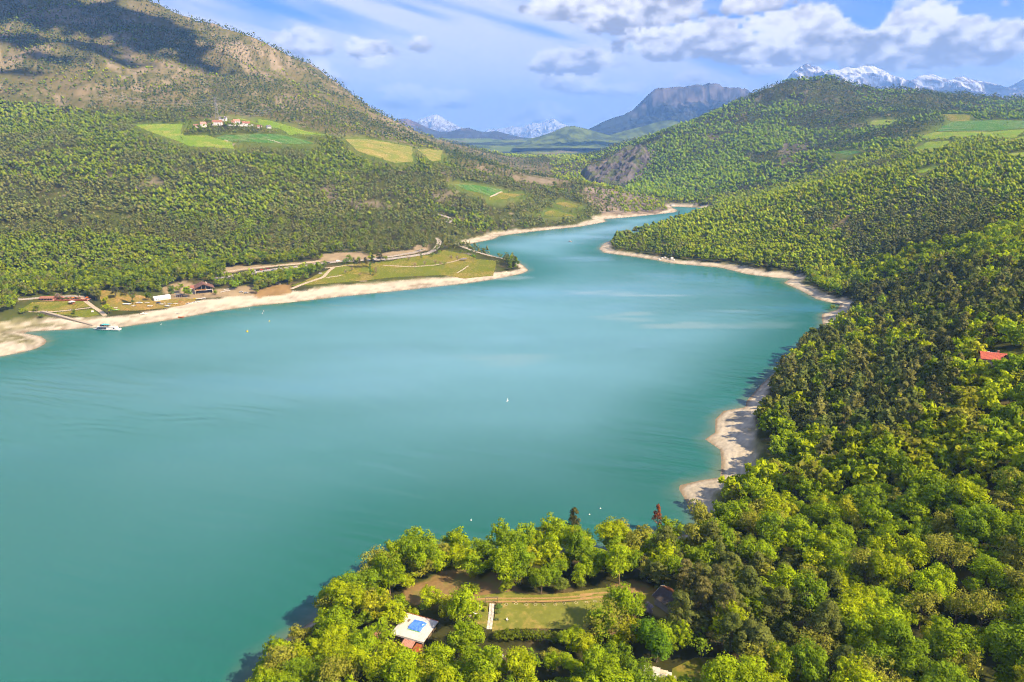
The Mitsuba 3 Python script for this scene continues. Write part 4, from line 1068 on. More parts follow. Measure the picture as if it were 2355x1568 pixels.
for conif, base in ((0, 'broadleaf_forest'), (1, 'pine_forest')):
    k = sum(q.startswith(base + '__') for q in scene)
    for i in lods['near2'][(W['kind'][lods['near2']] > 0) == bool(conif)]:
        k += 1
        tm = LOD['near2']['pine' if conif else 'oak'][W['pick'][i] % 4]
        M = T().translate([float(W['x'][i]), float(W['y'][i]), float(W['z'][i]) - .2]).rotate([0, 0, 1], math.degrees(W['turn'][i])).scale([float(W['rad'][i]), float(W['rad'][i]), float(W['rad'][i] * W['tall'][i])])
        scene[f'{base}__{k:03d}'] = {**crown_stock(tm, quantised(W['col'][i], conif), 'leaves'), 'to_world': M}
_named = {}
for i in single:
    x, y = W['x'][i], W['y'][i]
    kind = int(W['kind'][i])
    c = W['col'][i]
    dist = [math.hypot(x - q[0], y - q[1]) for _, q in PLACES]
    m = int(np.argmin(dist))
    dx, dy = x - PLACES[m][1][0], y - PLACES[m][1][1]
    side = ('beside' if dist[m] < 6 else 'right of' if dx > abs(dy) else 'left of' if -dx > abs(dy) else 'beyond' if dy > 0 else 'before')
    tone = 'dark olive' if kind else ('yellow green' if c[0] > .19 and c[2] < .03 else 'grey olive' if c[2] > .03 else 'fresh green' if c[1] > .2 else 'deep green')
    W_ = f'{tone} {"pine" if kind else "oak"} {side} {PLACES[m][0]}'
    _named.setdefault(W_, []).append((dist[m], i, kind))
for text, lot in _named.items():
    lot.sort()
    for n, (dd, i, kind) in enumerate(lot):
        kk = 'pine' if kind else 'oak'
        first = ('nearest ' if n == 0 else ORD[n] + 'nearest ') if len(lot) > 1 and n < 45 else ''
        words = text if len(lot) == 1 else first + text if n < 45 else text + ', farther off'
        tmpl = LOD['near'][kk][W['pick'][i] % 5] if kind or W['col'][i][2] < .03 else LOD['sparse'][W['pick'][i] % 4]
        tree(kk + '_tree', np.array([W['x'][i], W['y'][i], W['z'][i] - .2]), kk, W['rad'][i], W['tall'][i], quantised(W['col'][i], kind), tmpl, W['turn'][i], words, 'tree', 'trees of the near wood')

MIDCROWN = {k: [crown_cards(700 + s, k, 26, 18, .14) for s in range(5)] for k in ('oak', 'pine', 'poplar')}
THINCROWN = [crown_cards(720 + s, 'oak', 18, 12, .10) for s in range(4)]
YG, MG, DG, GO, PN, BR = (.29, .33, .012), (.21, .27, .014), (.12, .18, .02), (.25, .24, .05), (.10, .105, .035), (.25, .19, .13)
SPECIMENS = [  # base name, foot on the picture, kind, crown radius, height factor, colour, near or mid, label
    ('beech_tree', FH((930, 1370))[0], 'oak', 6.9, .95, (.10, .20, .012), 'near', 'big round deep green tree at the bottom between barn and white roofs'),
    ('maple_tree', FH((540, 1270))[0], 'oak', 3.9, .95, (.27, .36, .012), 'near', 'very bright yellow green young tree right of the clipped hedge'),
    ('young_tree', FH((765, 800))[0], 'oak', 1.9, 1.0, (.26, .34, .014), 'near', 'small bright tree between the track and the barn'),
    ('lilac_shrub', FH((850, 905))[0], 'oak', 2.2, .75, (.30, .27, .30), 'near', 'greyish lilac flowering shrub left of the dark barn', 'shrub'),
    ('orange_shrub', FH((720, 1475))[0], 'oak', 1.45, 1.1, (.52, .17, .03), 'near', 'orange leaved shrub at the bottom left of the round tree', 'shrub'),
    ('cherry_tree', FH((1360, 1330))[0], 'oak', 5.2, .85, (.15, .23, .015), 'thin', 'loose bright green tree with long shoots right of the round tree'),
    ('lawn_bush', FH((390, 1015))[0], 'oak', 2.6, .8, (.12, .15, .04), 'near', 'dull green bush on the right end of the lawn', 'shrub'),
    ('lawn_bush', FH((320, 1085))[0], 'oak', 2.1, .8, (.15, .16, .04), 'near', 'lower olive bush at the bottom corner of the lawn', 'shrub'),
    ('small_conifer', FH((570, 770))[0], 'pine', 1.7, 1.0, (.11, .14, .085), 'near', 'small blue green conifer at the end of the track'),
    ('track_bush', FH((215, 655))[0], 'oak', 2.3, .75, (.14, .19, .03), 'near', 'rounded bush above the right part of the track', 'shrub'),
    ('fruit_tree', FG((1130, 385))[0], 'oak', 2.7, .9, YG, 'near', 'upper of two small trees in the middle of the earth clearing'),
    ('fruit_tree', FG((1120, 525))[0], 'oak', 2.2, .8, (.19, .24, .02), 'near', 'lower round tree on the earth clearing with its shadow to the left'),
    ('fruit_tree', FG((1440, 510))[0], 'oak', 2.9, .8, (.21, .27, .014), 'near', 'round bright tree right of the earth clearing by the track'),
    ('oak_by_track', FG((1780, 530))[0], 'oak', 4.6, .95, (.16, .235, .012), 'near', 'broad oak whose foot touches the upper edge of the track'),
    ('oak_by_track', FG((2000, 520))[0], 'oak', 3.0, .9, (.15, .20, .03), 'near', 'darker bushy oak beside the broad one above the track'),
    ('yellow_shrub', FG((1085, 705))[0], 'oak', 1.1, .9, (.55, .40, .02), 'near', 'yellow flowering shrub by the garden plot', 'shrub'),
    ('garden_shrub', FG((1360, 670))[0], 'oak', 1.3, .55, (.12, .21, .05), 'near', 'low green shrub at the top right of the garden path', 'shrub'),
    ('garden_shrub', FG((1350, 715))[0], 'oak', 1.0, .5, (.15, .20, .05), 'near', 'second low shrub down the garden path', 'shrub'),
    ('garden_shrub', FG((1340, 780))[0], 'oak', .8, .5, (.13, .17, .06), 'near', 'third low shrub down the garden path', 'shrub'),
    ('garden_shrub', FG((1225, 700))[0], 'oak', .8, .9, (.24, .30, .02), 'near', 'bright shrub on the left side of the garden path', 'shrub'),
    ('garden_shrub', FG((1225, 640))[0], 'oak', 1.0, .6, (.2, .24, .04), 'near', 'grassy tuft by the top of the garden path', 'shrub'),
    ('dead_pine', (1509, 1226), 'pine', 2.6, 2.1, (.24, .085, .035), 'near', 'rust brown dead pine above the near treetops at the water'),
    ('dark_pine', (1318, 1264), 'pine', 4.2, 1.8, PN, 'near', 'dark pine among bright oaks on the near rim at the water'),
    ('tall_pine', (1858, 810), 'pine', 4.3, 1.4, (.075, .09, .035), 'near', 'tall dark pine standing out over the water on the right shore'),
    ('front_oak', FH((230, 1370))[0], 'oak', 4.4, .9, (.29, .34, .012), 'near', 'yellow green oak left of the caravan at the bottom edge'),
    ('front_oak', FH((100, 1290))[0], 'oak', 4.2, .95, (.22, .30, .012), 'near', 'green oak just under the hedge left of the caravan'),
    ('front_oak', FH((350, 1480))[0], 'oak', 3.8, .9, (.26, .28, .05), 'near', 'pale olive oak at the bottom edge beside the caravan'),
    ('front_oak', FH((650, 1540))[0], 'oak', 2.9, .9, (.29, .34, .012), 'near', 'small bright oak between caravan and pale roofs'),
    ('grey_tree', FH((560, 1480))[0], 'oak', 3.6, .95, (.30, .29, .10), 'thin', 'loose grey green tree right of the caravan'),
    ('barn_pine', FH((1290, 900))[0], 'pine', 4.6, 1.55, (.115, .125, .035), 'near', 'tall pine leaning its shade over the upper end of the barn'),
    ('barn_pine', FH((1340, 1060))[0], 'pine', 5.0, 1.5, (.14, .14, .045), 'near', 'broad pine at the dark end of the barn'),
    ('barn_pine', FH((1190, 770))[0], 'pine', 4.4, 1.4, (.15, .15, .05), 'near', 'pine right behind the roof of the barn'),
    ('barn_pine', FH((1480, 960))[0], 'pine', 5.2, 1.5, (.125, .13, .04), 'near', 'big olive pine to the right of the barn pines'),
    ('barn_pine', FH((1560, 1180))[0], 'pine', 5.0, 1.6, (.13, .135, .045), 'near', 'tall pine between the barn and the right wood'),
    ('beach_tree', (1913, 713), 'oak', 2.7, .95, MG, 'mid', 'lone tree on the right beach at the water'),
    ('beach_tree', (1934, 733), 'oak', 2.7, .9, YG, 'mid', 'yellow green bush behind the curved right beach'),
    ('beach_oak', (1742, 965), 'oak', 5.0, .85, (.19, .23, .012), 'near', 'round bright oak at the back of the double pebble beach'),
    ('spit_conifer', (1560, 503), 'pine', 2.6, 2.1, PN, 'mid', 'dark conifer on the far right sand spit'),
    ('walnut_tree', SW((1340, 392))[0], 'oak', 7.6, .72, (.15, .165, .03), 'mid', 'wide round olive tree above the gravel drive'),
    ('bright_tree', SW((1490, 455))[0], 'oak', 4.3, .85, YG, 'mid', 'upper of two bright round trees beside the gravel drive'),
    ('bright_tree', SW((1520, 592))[0], 'oak', 4.4, .95, (.23, .29, .012), 'mid', 'lower of two bright round trees at the edge of the beach'),
    ('poplar_tree', SW((1868, 452))[0], 'poplar', 5.2, 1.0, (.11, .14, .035), 'mid', 'slim tall poplar above the beached sailing boats'),
    ('cedar_tree', SW((1630, 372))[0], 'pine', 6.0, .75, (.075, .085, .035), 'mid', 'broad dark conifer left of the poplar'),
    ('cedar_tree', SW((1765, 335))[0], 'pine', 3.6, .9, (.07, .08, .03), 'mid', 'narrow dark conifer just left of the poplar'),
    ('dark_tree', SW((2090, 402))[0], 'oak', 4.0, .95, (.09, .14, .02), 'mid', 'dark tree at the left end of the white marquee'),
    ('lawn_tree', SW((1045, 588))[0], 'oak', 2.6, .75, DG, 'mid', 'small round dark tree alone on the lower lawn'),
    ('lawn_tree', SW((515, 562))[0], 'oak', 2.9, 1.0, (.13, .17, .03), 'mid', 'small tree at the left end of the lawn path'),
    ('lawn_tree', SW((330, 588))[0], 'oak', 2.9, .9, MG, 'mid', 'dense small tree left of the upper lawn'),
    ('quay_bush', SW((580, 640))[0], 'oak', 3.2, .6, DG, 'mid', 'dark bush at the head of the stone ramp wall', 'shrub'),
    ('bare_tree', SW((850, 400))[0], 'oak', 4.2, 1.0, BR, 'thin', 'pale bare tree in front of the red terrace'),
    ('slim_tree', SW((1110, 392))[0], 'poplar', 3.4, .95, (.13, .15, .04), 'mid', 'slim dark tree at the right end of the red terrace'),
    ('club_tree', SC((745, 345))[0], 'oak', 5.0, .95, (.10, .15, .03), 'mid', 'dark tree behind the right end of the marquee'),
    ('club_tree', SC((845, 300))[0], 'oak', 4.6, 1.0, MG, 'mid', 'tree behind the club house annex'),
    ('club_tree', SC((962, 350))[0], 'oak', 5.4, .85, (.16, .25, .012), 'mid', 'bright round tree just left of the club house'),
    ('beach_sapling', SC((1345, 318))[0], 'oak', 2.5, .8, (.16, .23, .02), 'mid', 'small tree right of the club house with a dark shadow'),
    ('shore_tree', SC((1630, 245))[0], 'oak', 5.8, .9, (.18, .28, .010), 'mid', 'vivid green round tree beyond the row of small white boats'),
    ('shore_tree', SC((1920, 305))[0], 'oak', 4.0, .95, (.17, .20, .03), 'mid', 'tree leaning over the sand by the silver cars'),
    ('shore_tree', SC((1980, 240))[0], 'oak', 4.4, .8, (.16, .22, .02), 'mid', 'bushy tree behind the silver cars'),
    ('shore_tree', SC((2100, 215))[0], 'oak', 4.8, .95, (.15, .22, .012), 'mid', 'bright tree right of the leaning one on the sand'),
    ('roadside_tree', SP_((900, 590))[0], 'oak', 5.6, .95, (.11, .20, .012), 'mid', 'first large tree of the row below the parked cars'),
    ('roadside_tree', SP_((1010, 540))[0], 'oak', 5.0, .9, (.12, .18, .015), 'mid', 'second tree of the row below the parked cars'),
    ('roadside_tree', SP_((1120, 505))[0], 'oak', 5.2, .8, (.10, .17, .015), 'mid', 'third tree of the row below the parked cars'),
    ('roadside_tree', SP_((1230, 460))[0], 'oak', 5.2, .85, (.13, .21, .012), 'mid', 'fourth tree of the row below the parked cars'),
    ('roadside_tree', SP_((1330, 425))[0], 'oak', 4.6, .95, (.12, .20, .02), 'mid', 'last tree of the row below the parked cars'),
    ('roadside_tree', SP_((650, 560))[0], 'oak', 4.8, .9, (.13, .21, .02), 'mid', 'tree between the parked cars and the leaning beach tree'),
    ('roadside_tree', SP_((1160, 545))[0], 'oak', 2.6, .7, (.16, .25, .02), 'mid', 'small round bush under the row by the parked cars'),
    ('park_pine', SP_((1830, 385))[0], 'pine', 3.8, 1.1, (.055, .065, .028), 'mid', 'leftmost pine of the dark clump in the grassy park'),
    ('park_pine', SP_((1900, 395))[0], 'pine', 3.8, 1.15, (.085, .07, .035), 'mid', 'second brownish pine of the clump in the park'),
    ('park_pine', SP_((1990, 400))[0], 'pine', 4.2, 1.2, (.085, .075, .035), 'mid', 'third pine of the clump in the park'),
    ('park_pine', SP_((2085, 395))[0], 'pine', 3.4, 1.7, (.05, .065, .025), 'mid', 'tallest pine at the right of the clump in the park'),
    ('park_pine', SP_((2200, 315))[0], 'pine', 4.8, .85, (.06, .07, .03), 'mid', 'broad pine by the road right of the clump'),
    ('road_tree', SP_((1710, 345))[0], 'oak', 3.6, 1.0, (.13, .21, .05), 'mid', 'bright tree beside the white van on the road'),
    ('slim_poplar', SP_((2055, 492))[0], 'poplar', 3.6, 1.05, (.10, .18, .03), 'mid', 'slim green poplar on the park grass below the pines'),
    ('park_bush', SP_((2095, 498))[0], 'oak', 2.2, .5, (.12, .14, .05), 'mid', 'low bush at the foot of the slim poplar', 'shrub'),
    ('point_tree', SH((2030, 285))[0], 'oak', 2.8, .9, (.13, .20, .02), 'mid', 'round tree at the far rim of the grassy point'),
    ('point_tree', SH((2090, 285))[0], 'oak', 2.8, .9, (.12, .19, .02), 'mid', 'second round tree at the far rim of the grassy point'),
    ('point_tree', SH((2135, 335))[0], 'oak', 3.6, .9, (.11, .20, .015), 'mid', 'dark green tree by the bare hut spot on the point'),
    ('point_tree', SH((1790, 312))[0], 'oak', 3.0, .9, (.14, .20, .03), 'mid', 'tree at the road bend above the point'),
    ('point_tree', SH((1850, 292))[0], 'oak', 2.6, 1.0, (.16, .24, .02), 'mid', 'bright tree just right of the road bend'),
    ('point_tree', SH((1692, 340))[0], 'pine', 2.2, 1.5, (.10, .16, .03), 'mid', 'pointed green tree in the middle of the park'),
    ('point_tree', SH((1890, 378))[0], 'oak', 2.4, .7, (.17, .23, .03), 'mid', 'bright bush in the middle of the park'),
    ('tip_tree', SH((2350, 325))[0], 'oak', 2.6, 1.3, (.14, .19, .03), 'mid', 'lone upright tree near the tip of the point'),
    ('tip_tree', SH((2330, 365))[0], 'oak', 2.4, .7, (.15, .18, .05), 'mid', 'round bush near the tip of the point'),
]
_bare = [(q, SP_(q)[0], 2.7) for q in [(1710, 480), (1790, 440), (1910, 515), (2130, 470)]] + [(q, SH(q)[0], 3.3) for q in [(1585, 345), (1640, 402), (1720, 385), (1815, 375), (1850, 390), (1945, 335), (1310, 440), (2000, 345)]]
for n, (q, foot, r) in enumerate(sorted(_bare, key=lambda b: b[1][0])):
    SPECIMENS.append(('bare_young_tree', foot, 'oak', r, 1.0, BR, 'thin', f'bare reddish grey young tree, {(ORD[n] or "first ").strip()} from the left on the park grass', 'tree', 'bare young trees in the park'))
_g = np.random.default_rng(55)
for name, foot, kind, r, tall, colour, level, text, *more in SPECIMENS:
    p = spot(foot)
    k = int(_g.integers(0, 40))
    tm = LOD['near'][kind][k % 5] if level == 'near' else THINCROWN[k % 4] if level == 'thin' else MIDCROWN[kind][k % 5]
    tree(name, p - [0, 0, .15], kind, r * (1.18 if level == 'mid' else 1.06), tall, np.array(colour) * 1.25, tm, _g.uniform(0, 6.28), text, more[0] if more else 'tree', more[1] if len(more) > 1 else None)

# the clipped hedge under the lawn, and loose bushes
hl = HEDGE_LINE
_p = []
for a in np.arange(0, hl.length, .8):
    q = hl.interpolate(a).coords[0]
    for o in (-1.3, 0, 1.3):
        _p.append(cards(_g, np.array([q[0] + _g.normal() * .3, q[1] + o, float(ground(q[0], q[1])) + _g.uniform(1.3, 2.5)]), .95, 24, .33, .9, _g.uniform(.8, 1.2)))
v, f, n, t = join(_p)
scene['hedge'] = leafy(v, f, n, np.clip(np.array([(.135, .185, .014)]) * t[:, None], .004, .6), 'leaves')
tag('hedge', 'thick dark green hedge along the lower edge of the lawn', 'hedge')

# ------------------------------------------------------------------ built things: helpers
PAINT = {'roofdark': (.065, .058, .055), 'darktile': (.17, .10, .085), 'white': (0.624, 0.624, 0.608), 'offwhite': (0.528, 0.512, 0.48), 'cream': (0.496, 0.44, 0.352), 'grey': (0.256, 0.256, 0.256), 'dark': (0.041, 0.041, 0.045), 'black': (0.018, 0.018, 0.02), 'glass': (0.027, 0.036, 0.045), 'brown': (0.144, 0.068, 0.036), 'wood': (0.264, 0.136, 0.056), 'oldwood': (0.18, 0.144, 0.108), 'tile': (0.27, 0.135, 0.095), 'redtile': (.30, .135, .10), 'salmon': (.42, .125, .09), 'rust': (0.288, 0.096, 0.04), 'orange': (0.6, 0.144, 0.016), 'red': (0.44, 0.024, 0.016), 'darkred': (0.198, 0.018, 0.018), 'green': (0.064, 0.336, 0.04), 'lime': (0.2, 0.496, 0.024), 'blue': (0.024, 0.08, 0.384), 'turquoise': (0.072, 0.36, 0.4), 'silver': (0.384, 0.4, 0.416), 'steelblue': (0.128, 0.2, 0.304), 'navy': (0.027, 0.045, 0.144), 'yellow': (0.6, 0.44, 0.04), 'concrete': (0.32, 0.288, 0.232), 'stone': (0.27, 0.234, 0.18), 'slate': (0.153, 0.153, 0.171), 'pink': (0.48, 0.24, 0.192), 'skin': (0.36, 0.216, 0.144)}
GLOSSY = ('glass', 'silver', 'navy', 'red', 'darkred', 'orange', 'white', 'green', 'blue', 'steelblue', 'dark')
_mats = {}


def paint(name):
    if name not in _mats:
        c = list(PAINT[name])
        if name in GLOSSY:
            bsdf('paint_' + name, type='twosided', bsdf={'type': 'principled', 'base_color': mikit.proc(lambda p, n, uv, c=c: mi.Color3f(c) * (.9 + .2 * mikit.noise(p.x * 1.3, p.y * 1.3, p.z * 1.3))), 'roughness': .12 if name == 'glass' else .35})
        else:
            bsdf('paint_' + name, type='twosided', bsdf={'type': 'diffuse', 'reflectance': mikit.proc(lambda p, n, uv, c=c: mi.Color3f(c) * (.70 + .30 * mikit.fbm(p.x * .9, p.y * .9, p.z * .9, 3) + .22 * mikit.noise(p.x * 4.0, p.y * 4.0, p.z * 2.0)))})
        _mats[name] = 'paint_' + name
    return _mats[name]


def box(x0, x1, y0, y1, z0, z1):
    m = trimesh.creation.box(bounds=[(x0, y0, z0), (x1, y1, z1)])
    return np.array(m.vertices), np.array(m.faces)


def prism(profile, x0, x1):
    """A polygon in the y-z plane drawn out along x."""
    m = trimesh.creation.extrude_polygon(Polygon(profile), x1 - x0, engine='earcut')
    v = np.array(m.vertices)
    return np.column_stack([v[:, 2] + x0, v[:, 0], v[:, 1]]), np.array(m.faces)


def upright(profile, y0, y1):
    """A polygon in the x-z plane drawn out along y."""
    v, f = prism(profile, y0, y1)
    return np.column_stack([v[:, 1], v[:, 0], v[:, 2]]), f[:, ::-1]


def flat(profile, z0, z1):
    m = trimesh.creation.extrude_polygon(Polygon(profile), z1 - z0, engine='earcut')
    return np.array(m.vertices) + [0, 0, z0], np.array(m.faces)


def loft(rings):
    """Rings of equal point counts, closed, joined from the first to the last and capped."""
    r = np.asarray(rings, float)
    n, m = r.shape[:2]
    i, j = np.meshgrid(np.arange(n - 1), np.arange(m), indexing='ij')
    q = np.stack([i * m + j, i * m + (j + 1) % m, (i + 1) * m + (j + 1) % m, (i + 1) * m + j], -1).reshape(-1, 4)
    caps = [[0, k + 1, k] for k in range(1, m - 1)] + [[(n - 1) * m, (n - 1) * m + k, (n - 1) * m + k + 1] for k in range(1, m - 1)]
    return r.reshape(-1, 3), np.vstack([q[:, [0, 1, 2]], q[:, [0, 2, 3]], caps])


def both(*ms):
    at = np.cumsum([0] + [len(m[0]) for m in ms])
    return np.vstack([m[0] for m in ms]), np.vstack([m[1] + a for m, a in zip(ms, at)])


def disc(x, y, z, r, h, n=14, r2=None):
    a = np.arange(n) * 2 * np.pi / n
    r2 = r if r2 is None else r2
    return loft([np.column_stack([x + r * np.cos(a), y + r * np.sin(a), 0 * a + z]), np.column_stack([x + r2 * np.cos(a), y + r2 * np.sin(a), 0 * a + z + h])])


class Thing:
    """One thing of the scene, built in its own frame (x along it, y across, z up) and set down at a place, turned."""

    def __init__(self, base, label, cat, place, turn=0.0, group=None, lift=0.0):
        n = sum(k == base or (k.startswith(base + '_') and k[len(base) + 1:].isdigit()) for k in labels)
        self.key = base if n == 0 else f'{base}_{n:03d}'
        c, s = math.cos(turn), math.sin(turn)
        self.R, self.p = np.array([[c, -s, 0], [s, c, 0], [0, 0, 1.0]]), np.array(place, float) + [0, 0, lift]
        tag(self.key, label, cat, group)

    def part(self, name, mesh, mat, under=None, smooth=False):
        k0 = f'{under or self.key}__{name}'
        k, n = k0, 0
        while k in scene:
            n += 1
            k = f'{k0}_{n:03d}'
        scene[k] = mikit.ply((mesh[0] @ self.R.T + self.p, mesh[1]), paint(mat), smooth=smooth)
        return k


def along(a, b):
    """Turn of the direction from one point of the photograph to another, both on the ground."""
    p, q = hit(*a), hit(*b)
    return math.atan2(q[1] - p[1], q[0] - p[0])


def hull_rings(L, B, H, stern=.8, sheer=.12, n=9):
    """A boat's hull: stern at -L/2, bow at L/2."""
    rings = []
    for t in np.linspace(0, 1, n):
        w = B / 2 * (stern + (1 - stern) * sstep(0, .35, t)) * (1 - sstep(.45, 1.0, t) ** 1.6 * .97)
        x, top = -L / 2 + L * t, H * (1 + sheer * (2 * t - 1) ** 2)
        keel = H * .75 * sstep(.72, 1, t)
        rings.append([(x, -w, top), (x, -w * .82, keel + (top - keel) * .35), (x, 0, keel), (x, w * .82, keel + (top - keel) * .35), (x, w, top), (x, w * .8, top - .05 * H), (x, 0, top - .10 * H), (x, -w * .8, top - .05 * H)])
    return loft(rings)


# ------------------------------------------------------------------ the excursion boat and the quay
t = Thing('tour_boat', 'white excursion boat with dark windows and turquoise canopy moored by the left beach', 'boat', at_z(*SW((1495, 812))[0], 0), along(SW((1690, 800))[0], SW((1310, 795))[0]))
L, B = 25.5, 5.6
t.part('hull', (hull_rings(L, B, 1.5, .92, .1)[0] - [0, 0, .35], hull_rings(L, B, 1.5, .92, .1)[1]), 'white', smooth=35)
t.part('cabin', loft([[(-10.2, s * 2.5 * w, 1.1) for s, w in ((-1, 1), (1, 1))] + [(9.6, 1.4, 1.1), (9.6, -1.4, 1.1)], [(-9.8, -2.2, 3.3), (-9.8, 2.2, 3.3), (8.0, 1.3, 3.3), (8.0, -1.3, 3.3)]]), 'white')
for s in (-1, 1):
    for k in range(8):
        x = -1.2 + k * 1.15
        t.part('window', box(x, x + .8, s * 2.26 - .26, s * 2.26 + .26, 1.75, 2.75), 'glass')
    t.part('stern_window', box(-9.2, -7.9, s * 2.3 - .22, s * 2.3 + .22, 1.9, 2.7), 'glass')
    t.part('railing', both(*[tube([(x, s * 2.2, 3.3), (x, s * 2.2, 4.2)], .035, 4) for x in np.arange(-9.5, 4, 1.6)], tube([(-9.5, s * 2.2, 4.2), (4, s * 2.2, 4.2)], .04, 4), tube([(-9.5, s * 2.2, 3.8), (4, s * 2.2, 3.8)], .03, 4)), 'white')
t.part('windscreen', box(7.9, 8.8, -1.2, 1.2, 2.0, 3.0), 'glass')
t.part('upper_deck', box(-9.8, 7.0, -2.3, 2.3, 3.3, 3.42), 'offwhite')
t.part('wheelhouse', loft([[(2.6, -1.3, 3.42), (2.6, 1.3, 3.42), (5.6, 1.1, 3.42), (5.6, -1.1, 3.42)], [(2.6, -1.2, 5.2), (2.6, 1.2, 5.2), (4.9, 1.0, 5.2), (4.9, -1.0, 5.2)]]), 'dark')
t.part('canopy', both(loft([[(-3.6, -2.0, 5.3), (-3.6, 2.0, 5.3), (3.0, 2.0, 5.3), (3.0, -2.0, 5.3)], [(-3.4, -1.2, 5.75), (-3.4, 1.2, 5.75), (2.8, 1.2, 5.75), (2.8, -1.2, 5.75)]]), *[tube([(x, y, 3.4), (x, y, 5.35)], .04, 4) for x in (-3.4, -1, 1, 2.8) for y in (-1.9, 1.9)]), 'turquoise')
for k, x in enumerate(np.arange(-3.0, 2.0, 1.1)):
    t.part('bench', box(x, x + .5, -1.8, 1.8, 3.42, 4.1), 'dark')

q0, q1, q2 = hit(*SW((570, 580))[0]), hit(*SW((900, 660))[0]), hit(*SW((1300, 756))[0])
t = Thing('quay_wall', 'long tapering grey stone wall holding the boat ramp at the left beach', 'wall', (0, 0, 0))
rows = []
for s in np.linspace(0, 1, 40):
    p = q0 + (q1 - q0) * min(1, s / .45) if s < .45 else q1 + (q2 - q1) * (s - .45) / .55
    rows.append((p[0], p[1], s))
rows = np.array(rows)
tt = np.gradient(rows[:, :2], axis=0)
tt /= np.linalg.norm(tt, axis=1, keepdims=True)
nn_ = np.column_stack([-tt[:, 1], tt[:, 0]])
topz = np.interp(rows[:, 2], [0, .3, 1], [8.6, 6.6, 1.2])
prof = []
for p, n, z in zip(rows[:, :2], nn_, topz):
    a, b, c, d = p - n * .55, p - n * .25, p + n * .45, p + n * .45
    prof.append([(a[0], a[1], z - 7), (b[0], b[1], z), (c[0], c[1], z), (d[0], d[1], z - 7)])
t.part('face', loft(prof), 'stone')
t.part('coping', loft([[(p[0] - n[0] * .4, p[1] - n[1] * .4, z), (p[0] - n[0] * .4, p[1] - n[1] * .4, z + .25), (p[0] + n[0] * .55, p[1] + n[1] * .55, z + .25), (p[0] + n[0] * .55, p[1] + n[1] * .55, z)] for p, n, z in zip(rows[:, :2], nn_, topz)]), 'concrete')
ramp = [np.vstack([np.append(p + n * .5, z + .1), np.append(p + n * 3.2, z + .08)]) for p, n, z in zip(rows[:, :2], nn_, topz)]
t.part('ramp', loft([[tuple(a[0] - [0, 0, 3]), tuple(a[0]), tuple(a[1]), tuple(a[1] - [0, 0, 3])] for a in ramp]), 'concrete')

# ------------------------------------------------------------------ the club house, the marquee, the terrace
cp = hit(*SC((1180, 302))[0])
t = Thing('club_house', 'large chalet with wide brown roof and dark glazed gable above the beach', 'house', cp, .50, lift=-.2)
t.part('ground_floor', box(-8.5, 8.5, 1.5, 14, 0, 4.2), 'dark')
t.part('wall', upright([(-8.6, 4.2), (8.6, 4.2), (8.6, 6.6), (0, 10.6), (-8.6, 6.6)], 2.2, 14), 'brown')
t.part('side_wall', box(-9.0, -8.4, -1.2, 14, 0, 6.5), 'cream')
t.part('side_wall', box(8.3, 8.9, -1.2, 14, 0, 6.5), 'cream')
t.part('floor_slab', box(-8.3, 8.2, -1.3, 2.4, 3.9, 4.25), 'offwhite')
bal = t.part('balcony', box(-8.2, 2.2, -1.5, -1.3, 4.3, 5.5), 'wood')
for x in np.arange(-8.0, 2.2, .85):
    t.part('plank', box(x, x + .7, -1.56, -1.5, 4.25, 5.55), 'wood', bal)
for x in (-6.6, -2.2, 2.4, 6.8):
    t.part('gable_post', box(x - .15, x + .15, -.9, -.6, 4.25, 10.2 - abs(x) * .46), 'cream')
for x0, x1 in ((-8.2, -5.0), (-4.8, -1.4), (-1.2, 2.0), (2.2, 5.2), (5.4, 8.2)):
    zz = 9.8 - max(abs(x0), abs(x1)) * .45
    t.part('window', box(x0 + .1, x1 - .1, 2.05, 2.18, 4.6, zz), 'glass')
for s in (-1, 1):
    t.part('roof', upright([(0, 10.75), (s * 11.0, 5.85), (s * 11.0, 6.2), (0, 11.15)][::s], -3.0, 15.5), 'darktile')
t.part('chimney', box(3.4, 4.4, 8, 9, 8.5, 11.6), 'cream')
an = t.part('annex', box(-14.0, -9.0, 2.5, 12, 0, 7.0), 'offwhite')
t.part('annex_roof', loft([[(-14.4, 2.1, 7.0), (-8.7, 2.1, 7.0), (-8.7, 12.4, 7.0), (-14.4, 12.4, 7.0)], [(-14.4, 2.1, 7.3), (-8.7, 2.1, 7.3), (-8.7, 12.4, 8.1), (-14.4, 12.4, 8.1)]]), 'redtile')
t.part('annex_window', box(-12.6, -10.2, 2.42, 2.5, 4.2, 5.6), 'glass')

mp = hit(*SC((600, 395))[0])
t = Thing('marquee', 'long white tent with a row of dark windows on the club lawn', 'tent', mp, along(SC((500, 396))[0], SC((700, 366))[0]))
t.part('wall', box(-8, 8, 0, 6, 0, 2.9), 'white')
t.part('roof', prism([(-.25, 2.9), (6.25, 2.9), (6.25, 3.0), (3, 4.7), (-.25, 3.0)], -8.3, 8.3), 'white')
for k in range(6):
    t.part('window', box(-6.4 + k * 2.05, -5.2 + k * 2.05, -.05, .02, 1.0, 2.0), 'steelblue')
kp = hit(*SC((820, 360))[0])
t = Thing('boat_shed', 'small dark open shelter between the marquee and the round club tree', 'shed', kp, .1)
t.part('roof', both(prism([(-.4, 3.0), (4.4, 3.4), (4.4, 3.6), (-.4, 3.2)], -3.4, 3.4)), 'slate')
for x in (-3, -1, 1, 3):
    t.part('post', box(x - .12, x + .12, 0, .24, 0, 3.05), 'offwhite')
t.part('back_wall', box(-3.2, 3.2, 3.8, 4.0, 0, 3.3), 'oldwood')

